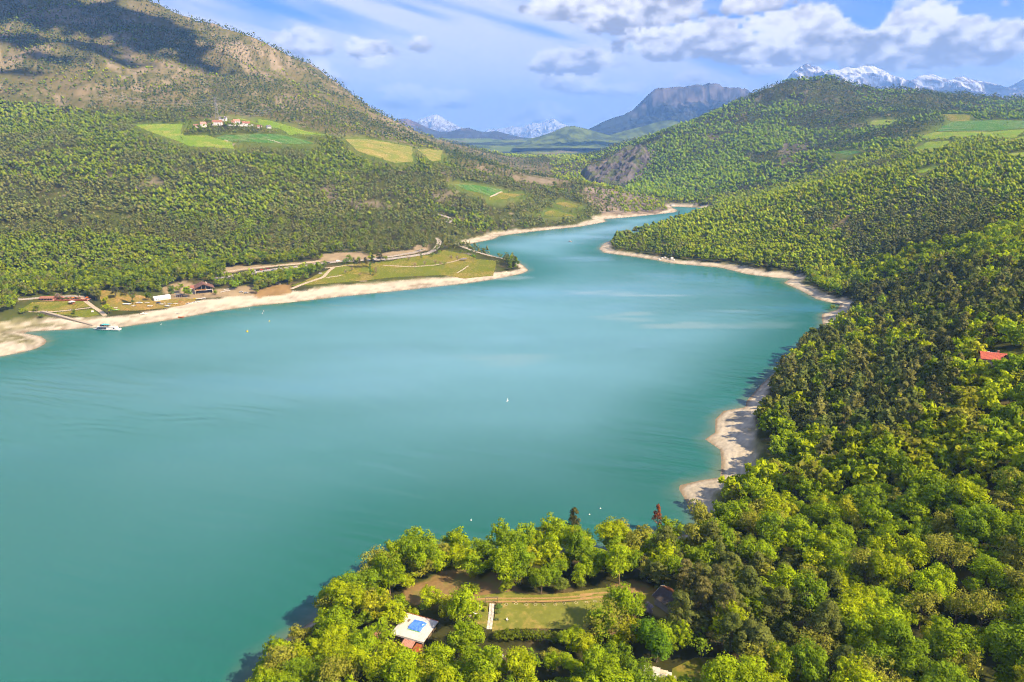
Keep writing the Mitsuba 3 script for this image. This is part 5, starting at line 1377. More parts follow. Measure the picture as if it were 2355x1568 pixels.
bp = hit(*SW((690, 405))[0])
t = Thing('beach_bar', 'low brown roofed bar at the left end of the red terrace', 'building', bp, .05, lift=-.2)
t.part('wall', box(-9, 4, 0, 6, 0, 3.0), 'pink')
t.part('roof', prism([(-1.2, 2.9), (7.2, 2.9), (3, 4.6)], -9.8, 4.8), 'tile')
for x in (-7.5, -4.5, -1.5, 1.2):
    t.part('window', box(x, x + 1.4, -.06, .02, .9, 2.3), 'glass')
tp = hit(*SW((900, 398))[0])
t = Thing('terrace', 'long reddish wooden terrace in front of the wood at the far left shore', 'terrace', tp, .05, lift=-.1)
t.part('deck', box(-18, 24, -1.5, 6, 0, .45), 'pink')
t.part('parapet', box(-18, 24, -1.8, -1.5, .1, 1.3), 'rust')
t.part('pergola', both(box(-16, -3, 3, 6.5, 2.9, 3.1), *[box(x - .1, x + .1, 3, 3.2, .45, 2.9) for x in (-16, -12, -8, -4)]), 'redtile')
for k, x in enumerate((-14, -9.5, -1, 4, 8.5, 13, 17.5, 22)):
    w = Thing('parasol', f'{["first", "second", "third", "fourth", "fifth", "sixth", "seventh", "eighth"][k]} red parasol from the left on the long terrace', 'parasol', t.p + t.R @ [x, 1.2 + .9 * (k % 2), .45], 0, 'red parasols on the terrace')
    w.part('canopy', disc(0, 0, 2.2, 1.7, .7, 8, .05), 'orange' if k % 3 == 1 else 'redtile')
    w.part('pole', tube([(0, 0, 0), (0, 0, 2.6)], .05, 5), 'offwhite')
hp = hit(*SW((1012, 452))[0])
t = Thing('lawn_hut', 'little wooden hut under a white round roof on the upper lawn', 'hut', hp, 0)
t.part('wall', box(-2.2, 2.2, -1.6, 1.6, 0, 2.3), 'wood')
t.part('counter', box(-2.0, 1.0, -1.75, -1.55, 1.0, 1.8), 'dark')
t.part('roof', disc(0, 0, 2.7, 3.4, 1.2, 12, .1), 'offwhite')
t.part('post', tube([(-3.2, -1.2, 0), (-3.2, -1.2, 2.8)], .08, 5), 'oldwood')

t = Thing('notice_board', 'small white notice board standing on the lower lawn', 'sign', hit(*SW((1300, 575))[0]), .5)
t.part('panel', box(-1.1, 1.1, -.06, .06, .9, 2.6), 'white')
for x in (-.95, .95):
    t.part('post', box(x - .07, x + .07, -.14, -.06, 0, 2.6), 'oldwood')
t = Thing('park_shelter', 'low dark shelter on the far side of the grassy point', 'shelter', hit(*SH((2050, 345))[0]), .3)
t.part('roof', prism([(-.5, 2.4), (4.5, 2.4), (2, 3.5)], -4.5, 4.5), 'slate')
for x in (-4, 0, 4):
    for y in (0, 4):
        t.part('post', box(x - .12, x + .12, y - .12, y + .12, 0, 2.5), 'oldwood')
for k, q in enumerate([(2175, 160), (2205, 172), (2240, 178), (2215, 150)]):
    p = hit(*SC(q)[0])
    t = Thing('shore_boulder', f'{["left", "middle", "right", "rear"][k]} pale boulder of the heap beyond the leaning beach tree', 'rock', p, k)
    mm = trimesh.creation.icosphere(subdivisions=2, radius=1.5)
    v = np.array(mm.vertices)
    v = v * (.65 + .7 * meshkit.fbm(v * .8 + k * 9, 3, k))[:, None] * [1.2, .9, .7]
    scene[t.key] = mikit.ply((v + t.p + [0, 0, .3], np.array(mm.faces)), paint('stone'), smooth=False)

# ------------------------------------------------------------------ boats on the left beach
def boat(pt, kind, label, turn, hull='white', size=1.0, base=None, water=False, second=None):
    p = at_z(*pt, 0) if water else hit(*pt)
    if kind == 'dinghy':
        t = Thing(base or 'dinghy', label, 'boat', p, turn, lift=-.15 if water else .05)
        t.part('hull', hull_rings(4.8 * size, 1.9 * size, .8 * size), hull, smooth=35)
        t.part('seat', box(-.3 * size, .1 * size, -.75 * size, .75 * size, .55 * size, .66 * size), 'offwhite')
    elif kind == 'cover':
        t = Thing(base or 'covered_boat', label, 'boat', p, turn, lift=.1)
        t.part('hull', hull_rings(6.4 * size, 2.3 * size, .95 * size), hull, smooth=35)
        v, f = hull_rings(6.2 * size, 2.1 * size, .6 * size)
        t.part('cover', (v * [1, 1, -.45] + [0, 0, 1.25 * size], f[:, ::-1]), second or 'offwhite', smooth=35)
    elif kind == 'sail':
        t = Thing(base or 'sailing_boat', label, 'boat', p, turn, lift=.25)
        t.part('hull', hull_rings(6.6 * size, 2.3 * size, 1.1 * size), hull, smooth=35)
        t.part('cabin', loft([[(-1.4, -.7, 1.0), (-1.4, .7, 1.0), (1.6, .5, 1.0), (1.6, -.5, 1.0)], [(-1.2, -.6, 1.6), (-1.2, .6, 1.6), (1.0, .4, 1.6), (1.0, -.4, 1.6)]]), second or 'steelblue')
        t.part('mast', tube([(.6, 0, 1.0), (.6, 0, 8.6 * size)], [.07, .045], 6), 'silver')
        t.part('boom', tube([(.6, 0, 2.1), (-2.6, 0, 2.0)], .06, 5), 'offwhite')
    elif kind == 'cat':
        t = Thing(base or 'catamaran', label, 'boat', p, turn, lift=.1)
        for s in (-1, 1):
            v, f = hull_rings(5.0 * size, .55, .6, .6)
            t.part('float', (v + [0, s * 1.0, 0], f), hull, smooth=35)
        t.part('trampoline', box(-1.5, .9, -.9, .9, .52, .58), second or 'grey')
        t.part('beam', box(.7, .85, -1.2, 1.2, .58, .7), 'silver')
    elif kind == 'kayak':
        t = Thing(base or 'kayak', label, 'kayak', p, turn, lift=.05)
        r = []
        for a in np.linspace(-1, 1, 9):
            w = .36 * max(.03, 1 - abs(a) ** 2.2)
            r.append([(a * 2.1, w * math.cos(b), .25 + .22 * math.sin(b) * (1 - .5 * abs(a))) for b in np.linspace(0, 2 * np.pi, 9)[:-1]])
        t.part('shell', loft(r), hull, smooth=40)
        t.part('cockpit', disc(0, 0, .42, .3, .06, 10), 'black')
    elif kind == 'cruiser':
        t = Thing(base or 'motor_boat', label, 'boat', p, turn, lift=-.25 if water else .1)
        t.part('hull', hull_rings(6.5 * size, 2.4 * size, 1.2 * size, .95), hull, smooth=35)
        t.part('cabin', loft([[(-1.6, -.95, 1.1), (-1.6, .95, 1.1), (1.8, .6, 1.1), (1.8, -.6, 1.1)], [(-1.4, -.8, 2.1), (-1.4, .8, 2.1), (.6, .6, 2.1), (.6, -.6, 2.1)]]), 'offwhite')
        t.part('windscreen', box(.5, .95, -.65, .65, 1.45, 1.95), 'glass')
        t.part('engine', box(-3.6 * size, -3.1 * size, -.3, .3, .4, 1.4), 'dark')
    return t


EW = 0.06
boat(SC((105, 462))[0], 'cover', 'large white covered boat in front of the poplar', EW, 'white', 1.35, second='white')
boat(SC((195, 480))[0], 'cat', 'white catamaran right of the poplar foot', -.5, 'white', 1.0, second='offwhite')
boat(SC((275, 445))[0], 'sail', 'sailing boat with blue cover and two masts tip behind the poplar', .15, 'white', 1.05)
boat(SC((385, 440))[0], 'dinghy', 'flat white boat lying behind the worn lawn right of the masts', .12, 'offwhite', 1.1)
boat(SC((425, 485))[0], 'dinghy', 'white dinghy alone at the front of the club lawn', .05, 'white', 1.15)
boat(SC((588, 455))[0], 'cat', 'white catamaran beside the dark blue car', -.25, 'white', 1.1)
boat(SC((630, 438))[0], 'kayak', 'white canoe lying just behind the dark blue car', -.7, 'white')
boat(SC((672, 490))[0], 'sail', 'light blue hulled dinghy with bare mast at the lawn edge', .08, 'silver', .95, second='offwhite')
boat(SC((705, 455))[0], 'cover', 'pale blue covered boat just behind the bare mast', .1, 'silver', .8, second='steelblue')
boat(SC((785, 452))[0], 'dinghy', 'white dinghy before the green and red kayaks', .25, 'white', .95)
boat(SC((800, 424))[0], 'kayak', 'bright green kayak on the club lawn', -.2, 'green')
boat(SC((832, 420))[0], 'kayak', 'bright red kayak on the club lawn', -.15, 'red')
for k, (q, a) in enumerate([((945, 450), -.9), ((990, 442), .3), ((1045, 432), .3), ((1090, 422), .35)]):
    boat(SC(q)[0], 'cat', f'{["first", "second", "third", "last"][k]} of four white catamarans in the row on the sand edge', a, 'white', .95, base='beach_catamaran', second='dark')
for k, (q, c) in enumerate([((1065, 378), 'yellow'), ((1095, 382), 'white'), ((1130, 380), 'white'), ((1178, 374), 'white')]):
    boat(SC(q)[0], 'dinghy', ['yellow and white dinghy before the chalet', 'first white dinghy right of the yellow one before the chalet', 'second white dinghy right of the yellow one', 'last white dinghy of the group before the chalet'][k], .2, c, .95, base='club_dinghy')
for k, q in enumerate([(1428, 287), (1455, 280), (1480, 273), (1505, 268), (1528, 264), (1512, 246), (1474, 255)]):
    boat(SC(q)[0], 'dinghy', f'{["first", "second", "third", "fourth", "fifth", "sixth", "seventh"][k]} small white boat in the slanting row right of the chalet', .9, 'white', .75, base='row_boat')
boat(SC((338, 598))[0], 'cruiser', 'white motor boat standing alone on the open beach', .2, 'white', 1.0)
boat(SC((862, 642))[0], 'dinghy', 'orange boat drawn up at the waterline', .08, 'orange', 1.25, base='orange_boat')
boat(SW((1640, 535))[0], 'cat', 'white and green catamaran beside the bright round trees', .2, 'lime', 1.1, second='white')
boat(SW((1625, 512))[0], 'dinghy', 'white board boat behind the green catamaran', .15, 'white', .8)
boat((1310, 556), 'cruiser', 'white motor boat crossing the far bend of the lake', 2.6, 'white', 1.1, water=True)
t = Thing('float_ramp', 'white plank lying on the open beach', 'plank', hit(*SC((795, 578))[0]), -.5)
t.part('board', box(-3.0, 3.0, -.5, .5, .05, .3), 'offwhite')
t.part('end_rail', box(2.8, 3.0, -.6, .6, .3, .5), 'oldwood')
t = Thing('sailboard', 'small white sail standing far out on the open lake', 'sailboat', at_z(1167, 922, 0), .9)
v, f = hull_rings(2.2, .7, .25)
t.part('hull', (v - [0, 0, .08], f), 'white', smooth=35)
t.part('sail', (np.array([(.3, .02, .4), (.3, .02, 2.3), (-.7, .15, .5), (.3, -.02, .4), (.3, -.02, 2.3), (-.7, .11, .5)]), np.array([(0, 1, 2), (3, 5, 4), (0, 2, 5), (0, 5, 3), (1, 4, 5), (1, 5, 2)])), 'white')
t.part('mast', tube([(.3, 0, .2), (.3, 0, 2.35)], .03, 5), 'silver')


def buoy(pt, label, r=.45, mat='white'):
    t = Thing('buoy', label, 'buoy', at_z(*pt, 0), 0)
    m = trimesh.creation.icosphere(subdivisions=2, radius=r)
    t.part('float', (np.array(m.vertices) + [0, 0, r * .35], np.array(m.faces)), mat, smooth=True)
    t.part('staff', tube([(0, 0, r), (0, 0, r * 2.1)], .06, 5), mat)


for pt, text, r, m in [(SC((577, 737))[0], 'small white buoy nearest the excursion boat', .5, 'white'), (SC((1815, 520))[0], 'white buoy close to the sand at the middle of the left beach', .45, 'white'), (SC((2015, 553))[0], 'white buoy of a pair off the left beach', .55, 'offwhite'), (SC((1997, 582))[0], 'nearer buoy of the pair off the left beach', .55, 'offwhite'),
                       (SC((2092, 694))[0], 'pale yellow buoy off the left beach beyond the pair', .6, 'yellow'), (SC((1785, 840))[0], 'large yellow buoy farthest out off the left beach', .95, 'yellow'), ((1083, 1196), 'white buoy left of the near wood rim on the water', .36, 'white'), ((1380, 1169), 'farther white buoy near the dead pine', .36, 'white'), ((1355, 1183), 'nearer white buoy beside the dark pine', .36, 'white')]:
    buoy(pt, text, r, m)

# ------------------------------------------------------------------ cars
def car(pt, label, turn, mat, kind='car', lift=.25):
    t = Thing('parked_car' if kind == 'car' else 'parked_van', label, kind, hit(*pt), turn, 'vehicles by the left shore', lift)
    L, h = (4.2, 1.45) if kind == 'car' else (5.4, 2.3)
    t.part('body', upright([(-L / 2, .35), (L / 2, .35), (L / 2, .72), (L / 2 - .25, .86), (L / 2 - 1.0, .95), (-L / 2 + .1, .98), (-L / 2, .8)], -.85, .85), mat)
    if kind == 'car':
        t.part('cabin', loft([[(-L / 2 + .15, -.78, .95), (-L / 2 + .15, .78, .95), (L / 2 - 1.0, .78, .95), (L / 2 - 1.0, -.78, .95)], [(-L / 2 + .7, -.62, h), (-L / 2 + .7, .62, h), (L / 2 - 1.8, .62, h), (L / 2 - 1.8, -.62, h)]]), 'glass')
        t.part('roof', box(-L / 2 + .68, L / 2 - 1.78, -.63, .63, h, h + .05), mat)
    else:
        t.part('cabin', loft([[(-L / 2 + .02, -.85, .95), (-L / 2 + .02, .85, .95), (L / 2 - .9, .85, .95), (L / 2 - .9, -.85, .95)], [(-L / 2 + .1, -.78, h), (-L / 2 + .1, .78, h), (L / 2 - 1.5, .78, h), (L / 2 - 1.5, -.78, h)]]), mat)
        t.part('windscreen', box(L / 2 - 1.45, L / 2 - .95, -.7, .7, 1.2, 1.9), 'glass')
    for x in (-L / 2 + .8, L / 2 - .85):
        for y in (-.8, .8):
            a = np.arange(10) * 2 * np.pi / 10
            t.part('wheel', loft([np.column_stack([x + .33 * np.cos(a), 0 * a + y - .11, .33 + .33 * np.sin(a)]), np.column_stack([x + .33 * np.cos(a), 0 * a + y + .11, .33 + .33 * np.sin(a)])]), 'black')
    return t


road_turn = along(SP_((262, 495))[0], SP_((690, 430))[0])
CARS = [((262, 494), 'dark', 'dark car at the left end of the parking strip', 1.3), ((322, 480), 'white', 'white car next to the leftmost dark one', 1.3), ((322, 456), 'slate', 'grey car on the upper side of the road near the left end', 0), ((372, 476), 'white', 'second white car in the parking strip', 1.3), ((418, 472), 'silver', 'silver car in the middle of the parking strip', 1.3),
        ((455, 466), 'white', 'third white car in the parking strip', 1.3), ((440, 440), 'white', 'white car on the upper side of the road left of the red one', 0), ((468, 437), 'dark', 'dark car squeezed between the upper white car and the red one', 0), ((526, 428), 'red', 'red car on the upper side of the road', 0), ((560, 452), 'dark', 'dark car just below the red one', 1.2),
        ((612, 410), 'darkred', 'dark red car at the right end of the upper row', 0), ((688, 436), 'navy', 'dark blue car under the dark red one', .1), ((708, 430), 'silver', 'silver car close behind the dark blue one', .1), ((770, 420), 'dark', 'black car alone on the road above the tree row', .1), ((972, 394), 'silver', 'silver car on the road above the middle of the tree row', .1),
        ((1466, 330), 'dark', 'dark car on the road left of the white van', .1), ((1350, 478), 'white', 'white car parked on the grass beside the ramp track', .05)]
for (q, m, text, dt) in CARS:
    if m in ('slate',):
        m = 'grey'
    car(SP_(q)[0], text, road_turn + dt, m)
car(SP_((1600, 308))[0], 'white van on the road above the grassy point', road_turn + .15, 'white', 'van')
car(SW((658, 572))[0], 'silver car at the head of the boat ramp', along(SW((600, 575))[0], SW((720, 595))[0]), 'silver')
car(SC((540, 442))[0], 'dark blue car among the boats on the club lawn', .2, 'navy')
car(SC((1700, 290))[0], 'left of two silver cars on the sand under the leaning tree', .25, 'silver')
car(SC((1768, 303))[0], 'right of two silver cars on the sand under the leaning tree', .05, 'silver')
t = Thing('picnic_table', 'dark picnic table on the sand before the chalet', 'table', hit(*SC((1165, 325))[0]), .1)
t.part('top', box(-1.4, 1.4, -.5, .5, .75, .85), 'oldwood')
for s in (-1, 1):
    t.part('bench', box(-1.4, 1.4, s * .95 - .18, s * .95 + .18, .42, .5), 'oldwood')
    t.part('leg', both(box(s * 1.0 - .06, s * 1.0 + .06, -.9, .9, .35, .43), box(s * 1.0 - .06, s * 1.0 + .06, -.4, .4, 0, .76)), 'oldwood')

# ------------------------------------------------------------------ the hill village and its pylon
def house(pt, label, w, d, h, wall, roof, turn=0.0, rise=.45, wins=3, base='house', chimney=True):
    w, d, h = w * .84, d * .84, h * .84
    t = Thing(base, label, 'house', hit(*pt), turn + .36, lift=-.4)
    t.part('wall', both(box(-w / 2, w / 2, 0, d, 0, h), prism([(0, h), (d, h), (d / 2, h + d * rise)], -w / 2, w / 2)), wall)
    e = .5
    for s in (0, 1):
        a, b = (-e, h - e * rise * 1.6) if s == 0 else (d + e, h - e * rise * 1.6)
        rf = t.part('roof', prism([(a, b), (d / 2, h + d * rise + .15), (d / 2, h + d * rise + .45), (a, b + .3)][:: 1 if s == 0 else -1], -w / 2 - e, w / 2 + e), roof)
    if chimney:
        t.part('chimney', box(w * .2, w * .2 + .9, d * .55, d * .55 + .9, h + d * rise * .6, h + d * rise + 1.4), wall)
    for k in range(wins):
        x = -w / 2 + (k + .5) * w / wins
        for z in ([h * .25, h * .62] if h > 5 else [h * .35]):
            t.part('window', box(x - .55, x + .55, -.06, .03, z, z + 1.4), 'glass')
    t.part('door', box(-w / 2 + w * .92 / wins - .5, -w / 2 + w * .92 / wins + .5, -.07, .02, .3, 2.3), 'brown')
    return t


house(VI((292, 285))[0], 'white house with pink roof at the left of the hill village', 15, 12, 9, 'white', 'pink', .2)
house(VI((182, 298))[0], 'small brown house at the far left of the hill village', 13, 9, 6, 'cream', 'tile', .1)
house(VI((488, 258))[0], 'large white farmhouse with greyish brown roof in the hill village', 25, 14, 9, 'white', 'tile', -.1, .4, 5)
house(VI((540, 250))[0], 'white side wing at the right of the large farmhouse', 11, 9, 6, 'white', 'tile', .2)
house(VI((572, 196))[0], 'white house with dark roof at the top of the hill village', 19, 11, 8, 'white', 'slate', -.3)
house(VI((780, 232))[0], 'white house with pale red roof right of the dark cypress', 17, 11, 7, 'white', 'pink', -.05)
house(VI((725, 235))[0], 'low house left of the pale red roof in the village', 9, 8, 5, 'cream', 'tile', .1)
house(VI((890, 255))[0], 'left half of the two red roofs in the village', 12, 10, 6, 'white', 'redtile', .05)
house(VI((945, 257))[0], 'right half of the two red roofs in the village', 11, 10, 6, 'white', 'redtile', -.05)
house(VI((1110, 300))[0], 'small white house at the right of the village below the meadow', 12, 9, 5, 'white', 'tile', -.2)
house(VI((1260, 305))[0], 'rightmost little white house of the village', 11, 8, 6, 'white', 'slate', .5)
w0, w1 = hit(*VI((640, 268))[0]), hit(*VI((1020, 276))[0])
t = Thing('village_wall', 'long white retaining wall under the red roofs of the village', 'wall', (w0 + w1) / 2, math.atan2(w1[1] - w0[1], w1[0] - w0[0]), lift=-1)
t.part('face', box(-np.linalg.norm((w1 - w0)[:2]) / 2, np.linalg.norm((w1 - w0)[:2]) / 2, 0, 1.0, -2, 5.0), 'white')
t.part('coping', box(-np.linalg.norm((w1 - w0)[:2]) / 2, np.linalg.norm((w1 - w0)[:2]) / 2, -.2, 1.2, 5.0, 5.4), 'cream')


def pylon(p, h, label, turn):
    t = Thing('power_pylon', label, 'pylon', p, turn, lift=-.3)
    legs = []
    for sx in (-1, 1):
        for sy in (-1, 1):
            legs.append(tube([(sx * h * .085, sy * h * .085, 0), (sx * h * .022, sy * h * .022, h * .62), (sx * h * .012, sy * h * .012, h)], h * .006, 4))
    brace = []
    for k in range(8):
        z0, z1 = h * k / 9, h * (k + 1) / 9
        a, b = h * .085 * (1 - k / 9 * .85), h * .085 * (1 - (k + 1) / 9 * .85)
        for s in (-1, 1):
            brace += [tube([(-a, s * a, z0), (b, s * b, z1)], h * .0035, 3), tube([(a, s * a, z0), (-b, s * b, z1)], h * .0035, 3), tube([(s * a, -a, z0), (s * b, b, z1)], h * .0035, 3), tube([(s * a, a, z0), (s * b, -b, z1)], h * .0035, 3)]
    for i, l in enumerate(legs):
        t.part('leg', l, 'grey')
    t.part('lattice', both(*brace), 'grey')
    for z, w in ((.70, .17), (.82, .14), (.94, .10)):
        t.part('cross_arm', both(tube([(-h * w, 0, h * z), (h * w, 0, h * z)], h * .005, 4), tube([(-h * w, 0, h * z), (0, 0, h * (z + .05)), (h * w, 0, h * z)], h * .003, 3)), 'grey')
    return t


pp = hit(*VI((490, 160))[0])
pyl = pylon(pp, 52.0, 'tall grey lattice pylon standing over the hill village', .3)
for k, (far_pt, text) in enumerate([(LU((640, 690))[0], 'left'), (VI((1300, 210))[0], 'right')]):
    e = hit(*far_pt)
    e = e + [0, 0, 26]
    for m, (dz, off) in enumerate(((.70, -6), (.82, 0), (.94, 6))):
        a = pyl.p + pyl.R @ [off, 0, 52 * dz]
        s = np.linspace(0, 1, 24)
        pts = a + (e + [off, 0, m * 6 - 6] - a) * s[:, None] - np.column_stack([0 * s, 0 * s, 4 * 14 * s * (1 - s)])
        c = Thing('power_cable', f'{["lower", "middle", "upper"][m]} cable running {text} from the village pylon', 'cable', (0, 0, 0), 0, 'cables of the village pylon')
        c.part('line', tube(pts, .16, 4), 'silver')

t = Thing('ruin_tower', 'tiny pale church tower far off in the valley gap', 'tower', at_y(1267, 385, 3300), .4, lift=-8)
t.part('shaft', box(-5, 5, -5, 5, 0, 22), 'cream')
t.part('nave', box(5, 24, -6, 6, 0, 13), 'cream')
t.part('roof', prism([(-7, 13), (7, 13), (0, 18)], 5, 24.5), 'tile')
t.part('spire', disc(0, 0, 22, 6.5, 8, 4, .3), 'tile')

# ------------------------------------------------------------------ the near clearing
hp = hit(*FG((545, 905))[0])
ha = along(FG((380, 880))[0], FG((690, 940))[0])
t = Thing('flat_roofed_house', 'house with a pale flat roof among the near trees', 'house', [hp[0], hp[1] - 1.0, hp[2]], ha, lift=-.4)
t.part('wall', box(-5.4, 5.4, -4.6, 4.9, 0, 3.0), 'oldwood')
rf = t.part('roof', box(-6.0, 6.0, -5.2, 5.4, 3.0, 3.28), 'offwhite')
t.part('eaves_board', box(-6.05, 6.05, 5.4, 5.52, 2.85, 3.5), 'rust', rf)
t.part('skylight', box(-3.9, -3.1, 1.6, 2.9, 3.28, 3.36), 'oldwood', rf)
t.part('hatch', box(-5.8, -4.8, -4.9, -1.0, 3.28, 3.40), 'silver', rf)
t.part('window', box(-4.0, -2.4, -4.68, -4.58, .9, 2.1), 'glass')
t.part('door', box(-1.5, -.5, -4.68, -4.58, .1, 2.2), 'brown')
por = t.part('porch_roof', loft([[(-.9, -8.0, 2.1), (3.2, -8.0, 2.1), (3.2, -5.1, 2.75), (-.9, -5.1, 2.75)], [(-.9, -8.0, 2.22), (3.2, -8.0, 2.22), (3.2, -5.1, 2.87), (-.9, -5.1, 2.87)]]), 'pink')
for x in np.arange(-.7, 3.1, .5):
    t.part('batten', tube([(x, -8.0, 2.26), (x, -5.15, 2.9)], .05, 4), 'oldwood', por)
t.part('side_store', box(3.6, 5.6, -9.0, -5.3, 0, 2.3), 'rust')
t.part('gutter', tube([(-6.1, -5.35, 2.95), (6.1, -5.35, 2.95)], .08, 5), 'silver')
HOUSE = t
g = np.random.default_rng(3)
xs, ys = np.meshgrid(np.linspace(-2.5, 2.3, 18), np.linspace(-2.4, 2.4, 18), indexing='ij')
zz = .28 + (meshkit.fbm(np.stack([xs * 1.4, ys * 1.4, 0 * xs], -1), 3, 4) - .35) * .55
zz[[0, -1], :] = .02
zz[:, [0, -1]] = .02
xs, ys = xs + (meshkit.noise(np.stack([xs, ys, 0 * xs], -1), 8) - .5) * .5, ys + (meshkit.noise(np.stack([xs, ys, 0 * xs + 9], -1), 8) - .5) * .5
t = Thing('tarpaulin', 'crumpled blue tarpaulin spread on the pale flat roof', 'tarpaulin', HOUSE.p + HOUSE.R @ [.4, .9, 3.29], ha)
bsdf('tarp', type='twosided', bsdf={'type': 'principled', 'base_color': mikit.proc(lambda p, n, uv: mikit.mix([.03, .13, .58], [.10, .25, .70], mikit.fbm(p.x * 2.0, p.y * 2.0, 0.0, 2))), 'roughness': .35})
key = t.part('sheet', (np.stack([xs, ys, zz], -1).reshape(-1, 3), quads(18, 18)), 'blue', smooth=False)
scene[key]['bsdf'] = {'type': 'ref', 'id': 'tarp'}
t.part('weight', box(-2.4, 2.2, -2.62, -2.45, .0, .12), 'green')
w = lambda x, y: HOUSE.p + HOUSE.R @ [x, y, 0]
gp = lambda x, y: np.array([*w(x, y)[:2], float(ground(*w(x, y)[:2]))])
t = Thing('garden_table', 'bright green garden table below the flat roof', 'table', gp(2.0, -10.2), ha)
t.part('top', box(-.9, .9, -.6, .6, .72, .8), 'lime')
for x in (-.75, .75):
    for y in (-.45, .45):
        t.part('leg', box(x - .05, x + .05, y - .05, y + .05, 0, .72), 'green')
t = Thing('rain_barrel', 'blue barrel at the left corner of the flat roofed house', 'barrel', gp(-7.0, -6.6), 0)
a = np.arange(12) * 2 * np.pi / 12
t.part('drum', loft([np.column_stack([r * np.cos(a), r * np.sin(a), 0 * a + z]) for r, z in ((.36, 0), (.43, .3), (.45, .55), (.42, .85), (.36, 1.1))]), 'blue', smooth=40)
t.part('lid', disc(0, 0, 1.1, .34, .05, 12), 'steelblue')
t = Thing('washing_line', 'pale rail on posts beside the earth yard of the house', 'line', gp(-9.5, -8.6), ha + .55)
t.part('rail', tube([(-4, 0, 1.5), (4, 0, 1.5)], .06, 5), 'offwhite')
for x in (-4, 0, 4):
    t.part('post', tube([(x, 0, 0), (x, 0, 1.55)], .05, 5), 'oldwood')
t = Thing('tile_patch', 'square of reddish paving left of the flat roofed house', 'paving', hit(*FG((165, 950))[0]), ha - .35)
for i in range(4):
    for j in range(4):
        t.part('slab', box(-2.0 + i, -1.04 + i, -2.0 + j, -1.04 + j, .02, .12), 'pink')

# garden path of pale slabs, gate, bench, plots
pl = line(FG((1294, 632), (1290, 700), (1280, 790), (1268, 872)))
t = Thing('garden_path', 'white paved garden path from the gate down beside the lawn', 'path', (0, 0, 0))
labels['garden_path'].pop('category')
labels['garden_path']['kind'] = 'structure'
g = np.random.default_rng(11)
for k, s in enumerate(np.arange(0, pl.length, .82)):
    q, q2 = np.array(pl.interpolate(s).coords[0]), np.array(pl.interpolate(s + .5).coords[0])
    th = math.atan2(*(q2 - q)[::-1]) if np.linalg.norm(q2 - q) > .01 else th
    c, s_ = math.cos(th), math.sin(th)
    for side in (-1, 1):
        v, f = box(-.37, .37, -.42, .42, -.05, .13 + g.uniform(-.015, .02))
        v = v * [g.uniform(.95, 1.04), g.uniform(.95, 1.03), 1] + [0, side * .46, 0]
        t.part('slab', (v @ np.array([[c, s_, 0], [-s_, c, 0], [0, 0, 1]]) + [q[0], q[1], float(ground(q[0], q[1])) + .03], f), 'offwhite' if (k + side) % 3 else 'cream')
t = Thing('garden_gate', 'dark timber gate frame at the top of the white garden path', 'gate', hit(*FG((1293, 622))[0]), 0.02)
for x in (-2.1, 2.1):
    t.part('post', box(x - .1, x + .1, -.1, .1, 0, 2.5), 'oldwood')
t.part('lintel', box(-2.4, 2.4, -.09, .09, 2.5, 2.7), 'oldwood')
t.part('rail', box(-2.0, 2.0, -.05, .05, 1.0, 1.12), 'oldwood')
t.part('side_rail', box(-4.2, -2.2, -.05, .05, .9, 1.02), 'oldwood')
t = Thing('garden_lounger', 'white lounger in the garden plot left of the path', 'lounger', hit(*FG((1150, 735))[0]), -.15)
t.part('seat', box(-1.0, 1.1, -.4, .4, .35, .47), 'white')
t.part('backrest', (box(-.06, .06, -.4, .4, 0, .9)[0] @ np.array([[.8, 0, .6], [0, 1, 0], [-.6, 0, .8]]) + [-1.0, 0, .42], box(-.06, .06, -.4, .4, 0, .9)[1]), 'white')
for x in (-.8, .9):
    for y in (-.3, .3):
        t.part('leg', box(x - .04, x + .04, y - .04, y + .04, 0, .36), 'white')
t = Thing('stone_table', 'pale round stone slab table below the white lounger', 'table', hit(*FG((1160, 768))[0]), 0)
t.part('top', disc(0, 0, .6, .85, .12, 14), 'offwhite')
t.part('base', disc(0, 0, 0, .4, .6, 10), 'stone')
t = Thing('lawn_chair', 'small pale metal frame chair on the mown lawn', 'chair', hit(*FG((1445, 790))[0]), .6)
t.part('seat', box(-.3, .3, -.3, .3, .42, .48), 'offwhite')
t.part('backrest', box(-.3, .3, .26, .32, .48, 1.0), 'offwhite')
for x in (-.27, .27):
    for y in (-.27, .27):
        t.part('leg', box(x - .03, x + .03, y - .03, y + .03, 0, .43), 'offwhite')
for k, (q, m) in enumerate([((1030, 662), 'offwhite'), ((1098, 632), 'stone'), ((1085, 748), 'stone'), ((1165, 645), 'offwhite')]):
    t = Thing('boulder', ['pale boulder at the left end of the garden plot', 'grey boulder by the track above the garden plot', 'rounded stones beside the white lounger', 'small pale boulder in the top of the garden plot'][k], 'stone', hit(*FG(q)[0]), k)
    mm = trimesh.creation.icosphere(subdivisions=2, radius=.6)
    v = np.array(mm.vertices)
    v = v * (.75 + .5 * meshkit.fbm(v * 1.7 + k * 5, 3, k))[:, None] * [1.2, .9, .6]
    scene[t.key] = mikit.ply((v + t.p + [0, 0, .15], np.array(mm.faces)), paint(m), smooth=True)
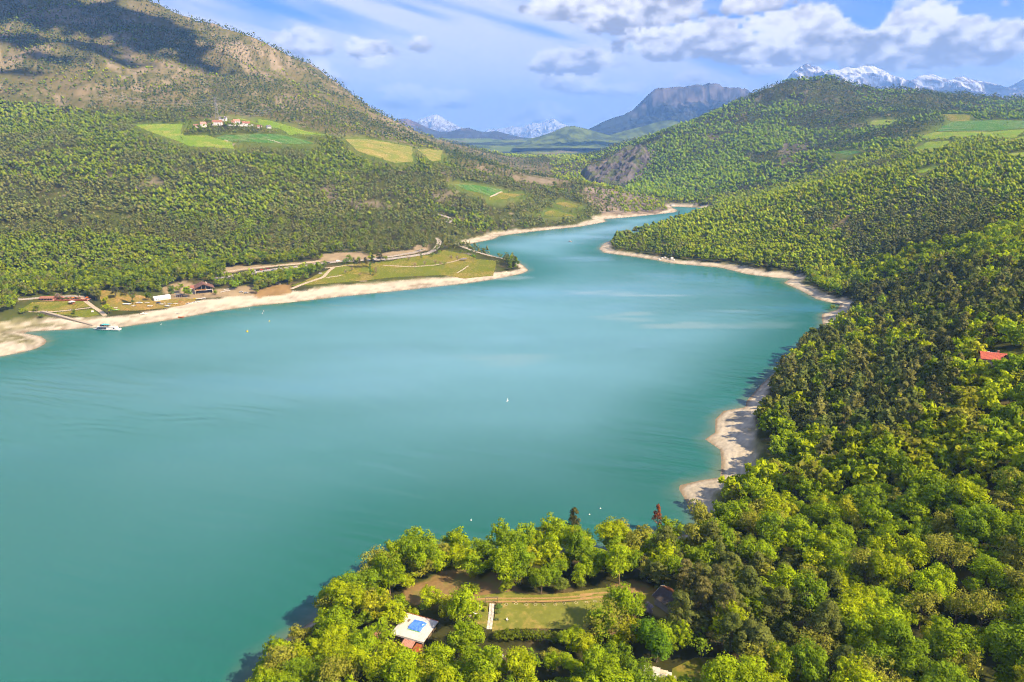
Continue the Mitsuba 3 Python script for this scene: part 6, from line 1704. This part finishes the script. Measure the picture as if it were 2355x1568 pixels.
for k, (q, h) in enumerate([((1435, 632), .5), ((1530, 625), 1.5), ((1630, 634), 1.6), ((1722, 634), 1.7), ((1805, 634), .9), ((1914, 634), 1.5), ((2005, 622), .6), ((2120, 615), .0), ((2222, 610), .0), ((2305, 600), .0)]):
    p = hit(*FG(q)[0])
    o = ["first", "second", "third", "fourth", "fifth", "sixth", "seventh", "eighth", "ninth", "last"][k]
    t = Thing('stone_ring', f'{o} ring of pale stones from the left along the track', 'stone ring', p, 0, 'stone rings round saplings')
    for j in range(9):
        a = j * 2 * np.pi / 9
        mm = trimesh.creation.icosphere(subdivisions=1, radius=.13)
        v = np.array(mm.vertices) * g.uniform(.75, 1.2, (len(mm.vertices), 1)) * [1, 1, .75]
        t.part('stone', (v + [.52 * math.cos(a), .52 * math.sin(a), .06], np.array(mm.faces)), 'cream')
    if h > .3:
        tree('sapling', p, 'oak', .42, h / .9, (.10, .13, .04), crown_cards(900 + k, 'oak', 7, 10, .22), k * 1.0, f'little dark sapling in the {o} stone ring from the left', 'sapling', 'saplings along the track')

# the barn
bp = hit(*FH((1040, 905))[0])
ba = along(FH((940, 850))[0], FH((1175, 1000))[0])
t = Thing('barn', 'dark old barn with boarded side in the shade of the near pines', 'barn', bp, ba, lift=-.3)
t.part('wall', box(-6.2, 6.2, .2, 7.2, 0, 3.5), 'oldwood')
for x in np.arange(-6.2, 6.1, .62):
    t.part('board', box(x + .02, x + .58, .06, .2, .2, 3.4 + .06 * math.sin(x * 7)), 'grey')
rf = t.part('roof', loft([[(-6.9, -.6, 3.35), (6.9, -.6, 3.35), (6.9, 3.8, 5.6), (-6.9, 3.8, 5.6)], [(-6.9, -.6, 3.5), (6.9, -.6, 3.5), (6.9, 3.8, 5.75), (-6.9, 3.8, 5.75)]]), 'roofdark')  # slope painted darker, standing in for the shadow over the roof
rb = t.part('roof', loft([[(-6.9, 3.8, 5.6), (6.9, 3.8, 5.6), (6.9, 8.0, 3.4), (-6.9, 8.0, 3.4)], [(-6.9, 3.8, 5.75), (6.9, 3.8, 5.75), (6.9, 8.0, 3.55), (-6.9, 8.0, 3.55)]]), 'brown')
t.part('verge_board', both(tube([(-6.95, -.6, 3.45), (-6.95, 3.8, 5.7)], .09, 4), tube([(-6.95, 3.8, 5.7), (-6.95, 8.0, 3.5)], .09, 4)), 'silver', rf)
t.part('door', box(6.2, 6.3, 2.2, 5.0, .1, 2.9), 'dark')
t = Thing('blue_cart', 'bluish cart standing in the dark at the end of the barn', 'cart', hit(*FH((1235, 985))[0]), ba + .4)
t.part('tray', both(box(-1.3, 1.3, -.7, .7, .6, .7), box(-1.3, 1.3, -.7, -.64, .7, 1.1), box(-1.3, 1.3, .64, .7, .7, 1.1), box(-1.3, -1.24, -.64, .64, .7, 1.1)), 'blue')
for y in (-.8, .8):
    a = np.arange(10) * 2 * np.pi / 10
    t.part('wheel', loft([np.column_stack([.35 * np.cos(a), 0 * a + y - .06, .35 + .35 * np.sin(a)]), np.column_stack([.35 * np.cos(a), 0 * a + y + .06, .35 + .35 * np.sin(a)])]), 'black')
t.part('drawbar', tube([(1.3, 0, .6), (2.4, 0, .45)], .05, 5), 'dark')

# roofs at the bottom edge
rp = hit(*FH((890, 1545))[0])
ra = along(FH((800, 1500))[0], FH((1060, 1510))[0])
t = Thing('white_roofed_house', 'house with pale grey roofs cut by the bottom edge', 'house', rp, ra - .1, lift=-.3)
t.part('wall', box(-3.4, 4.4, -4.5, 2.2, 0, 2.7), 'cream')
rf = t.part('roof', loft([[(-3.8, -1.0, 3.6), (2.2, -1.0, 3.6), (2.2, 2.7, 2.7), (-3.8, 2.7, 2.7)], [(-3.8, -1.0, 3.75), (2.2, -1.0, 3.75), (2.2, 2.7, 2.85), (-3.8, 2.7, 2.85)]]), 'offwhite')
t.part('roof', loft([[(-3.8, -5.0, 2.7), (2.2, -5.0, 2.7), (2.2, -1.0, 3.6), (-3.8, -1.0, 3.6)], [(-3.8, -5.0, 2.85), (2.2, -5.0, 2.85), (2.2, -1.0, 3.75), (-3.8, -1.0, 3.75)]]), 'white')
t.part('side_roof', loft([[(2.3, -1.8, 2.8), (5.6, -1.8, 2.8), (5.6, 1.9, 2.5), (2.3, 1.9, 2.5)], [(2.3, -1.8, 2.9), (5.6, -1.8, 2.9), (5.6, 1.9, 2.6), (2.3, 1.9, 2.6)]]), 'offwhite')
t.part('window', box(-1.5, 0, 2.2, 2.28, .9, 1.9), 'glass')
t = Thing('white_bin', 'small white bin on the grass right of the pale roofs', 'bin', hit(*FH((1105, 1555))[0]), .3)
t.part('body', box(-.45, .45, -.45, .45, 0, 1.2), 'white')
t.part('lid', box(-.5, .5, -.5, .5, 1.2, 1.3), 'offwhite')
t.part('handle', box(-.2, .2, -.56, -.5, 1.05, 1.12), 'dark')
cp_ = hit(*FH((470, 1490))[0])
t = Thing('caravan', 'white caravan half hidden by the loose grey tree at the bottom', 'caravan', cp_, along(FH((440, 1340))[0], FH((450, 1540))[0]))
t.part('body', loft([[(-3.4, -1.15, .5), (-3.4, 1.15, .5), (3.4, 1.15, .5), (3.4, -1.15, .5)], [(-3.6, -1.2, 1.4), (-3.6, 1.2, 1.4), (3.6, 1.2, 1.4), (3.6, -1.2, 1.4)], [(-3.2, -1.15, 2.6), (-3.2, 1.15, 2.6), (3.2, 1.15, 2.6), (3.2, -1.15, 2.6)]]), 'white')
for s in (-1, 1):
    for x in (-2.2, .2, 2.0):
        t.part('window', box(x - .5, x + .5, s * 1.19 - .03, s * 1.19 + .03, 1.45, 2.1), 'glass')
    t.part('wheel', disc(0, s * 1.05, 0, .34, .6, 10), 'black')
t.part('roof_hatch', box(-.4, .4, -.3, .3, 2.6, 2.72), 'offwhite')
gp_ = hit(*FG((1330, 1175))[0])
t = Thing('greenhouse', 'low glazed frame glimpsed between the trees at the bottom', 'greenhouse', gp_, -.15)
t.part('frame', both(*[tube([(x, -1.2, 0), (x, -1.2, 1.2), (x, 0, 1.8), (x, 1.2, 1.2), (x, 1.2, 0)], .05, 4) for x in (-2.4, -1.2, 0, 1.2, 2.4)], *[tube([(-2.4, y, z), (2.4, y, z)], .05, 4) for y, z in ((-1.2, 1.2), (0, 1.8), (1.2, 1.2))]), 'white')
for k in range(4):
    x = -2.4 + k * 1.2
    for s in (-1, 1):
        t.part('pane', loft([[(x + .06, s * 1.18, 1.2), (x + 1.14, s * 1.18, 1.2), (x + 1.14, s * .02, 1.79), (x + .06, s * .02, 1.79)], [(x + .06, s * 1.18, 1.22), (x + 1.14, s * 1.18, 1.22), (x + 1.14, s * .02, 1.81), (x + .06, s * .02, 1.81)]]), 'silver')
t = Thing('white_tank', 'white water tank in the gap left of the hedge foot', 'tank', hit(*FG((1268, 1080))[0]), 0)
t.part('body', disc(0, 0, 0, .55, 1.2, 12), 'white')
t.part('cap', disc(0, 0, 1.2, .3, .15, 10, .15), 'steelblue')

# ------------------------------------------------------------------ the house in the right wood
zr = crop(2200, 780, 6.533)
rp = hit(*zr((1800, 860))[0])
t = Thing('red_roofed_house', 'house with a bright red tiled roof in the right wood', 'house', [rp[0], rp[1] - 3, rp[2]], -.42, lift=-.3)
t.part('wall', both(box(-6, 6, 0, 9, 0, 4.2), prism([(0, 4.2), (9, 4.2), (4.5, 6.6)], -6, 6)), 'cream')
for s in (0, 1):
    a, b = (-.8, 3.8) if s == 0 else (9.8, 3.8)
    rf = t.part('roof', prism([(a, b), (4.5, 6.7), (4.5, 7.0), (a, b + .3)][:: 1 if s == 0 else -1], -6.8, 6.8), 'salmon')
    for k in range(10):
        y0, y1 = a + (4.5 - a) * k / 10, a + (4.5 - a) * (k + 1) / 10
        z0, z1 = b + (6.7 - b) * k / 10 + .3, b + (6.7 - b) * (k + 1) / 10 + .3
        t.part('tile_row', loft([[(-6.85, y0, z0), (6.85, y0, z0), (6.85, y1, z1), (-6.85, y1, z1)], [(-6.85, y0, z0 + .14), (6.85, y0, z0 + .14), (6.85, y1, z1 + .04), (-6.85, y1, z1 + .04)]]), 'salmon', rf)
t.part('chimney', box(1.5, 2.4, 5.2, 6.1, 5.8, 8.0), 'pink')
for x in (-4, -1, 2):
    t.part('window', box(x, x + 1.3, -.06, .03, 1.3, 2.7), 'glass')
t.part('dormer', box(-2.8, -1.6, 6.6, 7.6, 5.4, 6.5), 'offwhite')
for q, text, m, n in [((1820, 730), 'white trailer behind the red roofed house', 'white', 2.6), ((890, 775), 'white camper half hidden in the trees left of the red roof', 'white', 3.2), ((1110, 850), 'white and orange camper between the trees left of the red roof', 'white', 2.6), ((1045, 800), 'pale trailer under the trees between the two campers', 'offwhite', 2.4)]:
    t = Thing('camper', text, 'camper', hit(*zr(q)[0]), -.35 if n < 3 else .1)
    t.part('body', loft([[(-n, -1.1, .5), (-n, 1.1, .5), (n, 1.1, .5), (n, -1.1, .5)], [(-n - .15, -1.15, 1.4), (-n - .15, 1.15, 1.4), (n + .15, 1.15, 1.4), (n + .15, -1.15, 1.4)], [(-n + .2, -1.1, 2.5), (-n + .2, 1.1, 2.5), (n - .2, 1.1, 2.5), (n - .2, -1.1, 2.5)]]), m)
    t.part('stripe', box(-n - .16, n + .16, -1.17, 1.17, 1.2, 1.4), 'orange' if 'orange' in text else 'grey')
    for s in (-1, 1):
        t.part('window', box(-n * .6, n * .2, s * 1.14 - .03, s * 1.14 + .03, 1.5, 2.1), 'glass')
        t.part('wheel', disc(0, s * .95, 0, .34, .55, 10), 'black')
t = Thing('tool_shed', 'small dark shed right of the red roofed house', 'shed', hit(*zr((2095, 800))[0]), -.3)
t.part('wall', box(-1.6, 1.6, -1.2, 1.2, 0, 2.2), 'oldwood')
t.part('roof', prism([(-1.5, 2.1), (1.5, 2.1), (0, 3.2)], -1.9, 1.9), 'black')
t.part('door', box(-.4, .4, -1.26, -1.18, .1, 1.9), 'brown')
t = Thing('log_rail', 'pale rail fence slanting up the sunny clearing by the red roof', 'fence', hit(*zr((2110, 715))[0]), .5)
for z in (.5, 1.0):
    t.part('rail', tube([(-3.5, 0, z), (3.5, 0, z)], .07, 5), 'offwhite')
for x in (-3.4, -1.1, 1.1, 3.4):
    t.part('post', tube([(x, 0, 0), (x, 0, 1.15)], .08, 5), 'offwhite')

# rocks at the right shore, and the little landing at the far end of the lake
zb = crop(1450, 480, 3.364)
for k, (q, r) in enumerate([((668, 572), 3.2), ((692, 560), 3.6), ((715, 556), 3.4), ((738, 568), 2.6), ((772, 568), 4.2), ((790, 575), 3.0)]):
    p = hit(*zb(q)[0])
    t = Thing('shore_rock', f'{["first", "second", "third", "fourth", "fifth", "last"][k]} pale rock from the left on the right shore under the wood', 'rock', p, k, 'pale rocks on the right shore')
    mm = trimesh.creation.icosphere(subdivisions=2, radius=r * .5)
    v = np.array(mm.vertices)
    v = v * (.6 + .8 * meshkit.fbm(v * .7 + k * 9, 3, k))[:, None] * [1.1, .9, 1.0 + .5 * (k == 4)]
    scene[t.key] = mikit.ply((v + t.p + [0, 0, r * .1], np.array(mm.faces)), paint('offwhite'), smooth=False)
t = Thing('landing_hut', 'tiny white hut on the beach at the far end of the lake', 'hut', hit(1546, 473.6), .2)
t.part('wall', box(-4, 4, -3, 3, 0, 4), 'white')
t.part('roof', prism([(-3.6, 3.9), (3.6, 3.9), (0, 5.6)], -4.6, 4.6), 'grey')
t.part('door', box(-.8, .8, -3.06, -2.98, .1, 2.4), 'dark')

# ------------------------------------------------------------------ clouds overhead, out of the picture, whose shadows lie on the left mountain and the far valley
def cloud(x, y, ground_z, w, d, seed, label):
    """A heap cloud standing on the sun's line over a place on the ground."""
    s = SUN / np.linalg.norm(SUN)
    base = TOP + 500
    k = (base - ground_z) / s[2]
    c = np.array([x, y, ground_z]) + s * k
    gg = np.random.default_rng(seed)
    parts = []
    for _ in range(70):
        a, r = gg.uniform(0, 2 * np.pi), gg.uniform(0, 1.25) ** .7
        rad = min(w, d) * gg.uniform(.5, 1) * (.34 - .26 * min(r, 1.1))
        mm = trimesh.creation.icosphere(subdivisions=1, radius=rad)
        v = np.array(mm.vertices)
        v = v * (.75 + .5 * meshkit.fbm(v / rad * 1.6 + seed + _, 3, seed))[:, None]
        v[:, 2] = np.maximum(v[:, 2] * .7, -rad * .18)
        parts.append((v + c + [r * math.cos(a) * w / 2, r * math.sin(a) * d / 2, gg.uniform(0, .25) * rad], np.array(mm.faces)))
    key = 'cloud' if 'cloud' not in scene else f'cloud_{sum(q.startswith("cloud") and q[5:6] in ("", "_") for q in scene):03d}'
    scene[key] = mikit.ply(both(*parts), 'cloud_white', smooth=True)
    tag(key, label, None, None, 'stuff')


bsdf('cloud_white', type='twosided', bsdf={'type': 'diffuse', 'reflectance': rgb(.9, .9, .9)})
for k, (px, py, w, d) in enumerate([(30, 15, 900, 600), (150, 25, 760, 480), (260, 45, 560, 380), (330, 70, 420, 260), (60, 100, 330, 150), (200, 100, 330, 150), (360, 112, 420, 200), (450, 145, 300, 120), (130, 140, 260, 80), (270, 140, 260, 80), (40, 165, 180, 60)]):
    h = hit(px, py)
    cloud(h[0], h[1], h[2], w, d, 5 + k, 'heap cloud overhead that shades the left mountain')
for k, (x, y, w, d) in enumerate([(900, 6600, 1300, 500), (-300, 5600, 1100, 300), (1700, 8200, 1500, 600), (2300, 3000, 700, 400)]):
    cloud(x, y, 90, w, d, 25 + k, 'heap cloud overhead that shades the far valley')
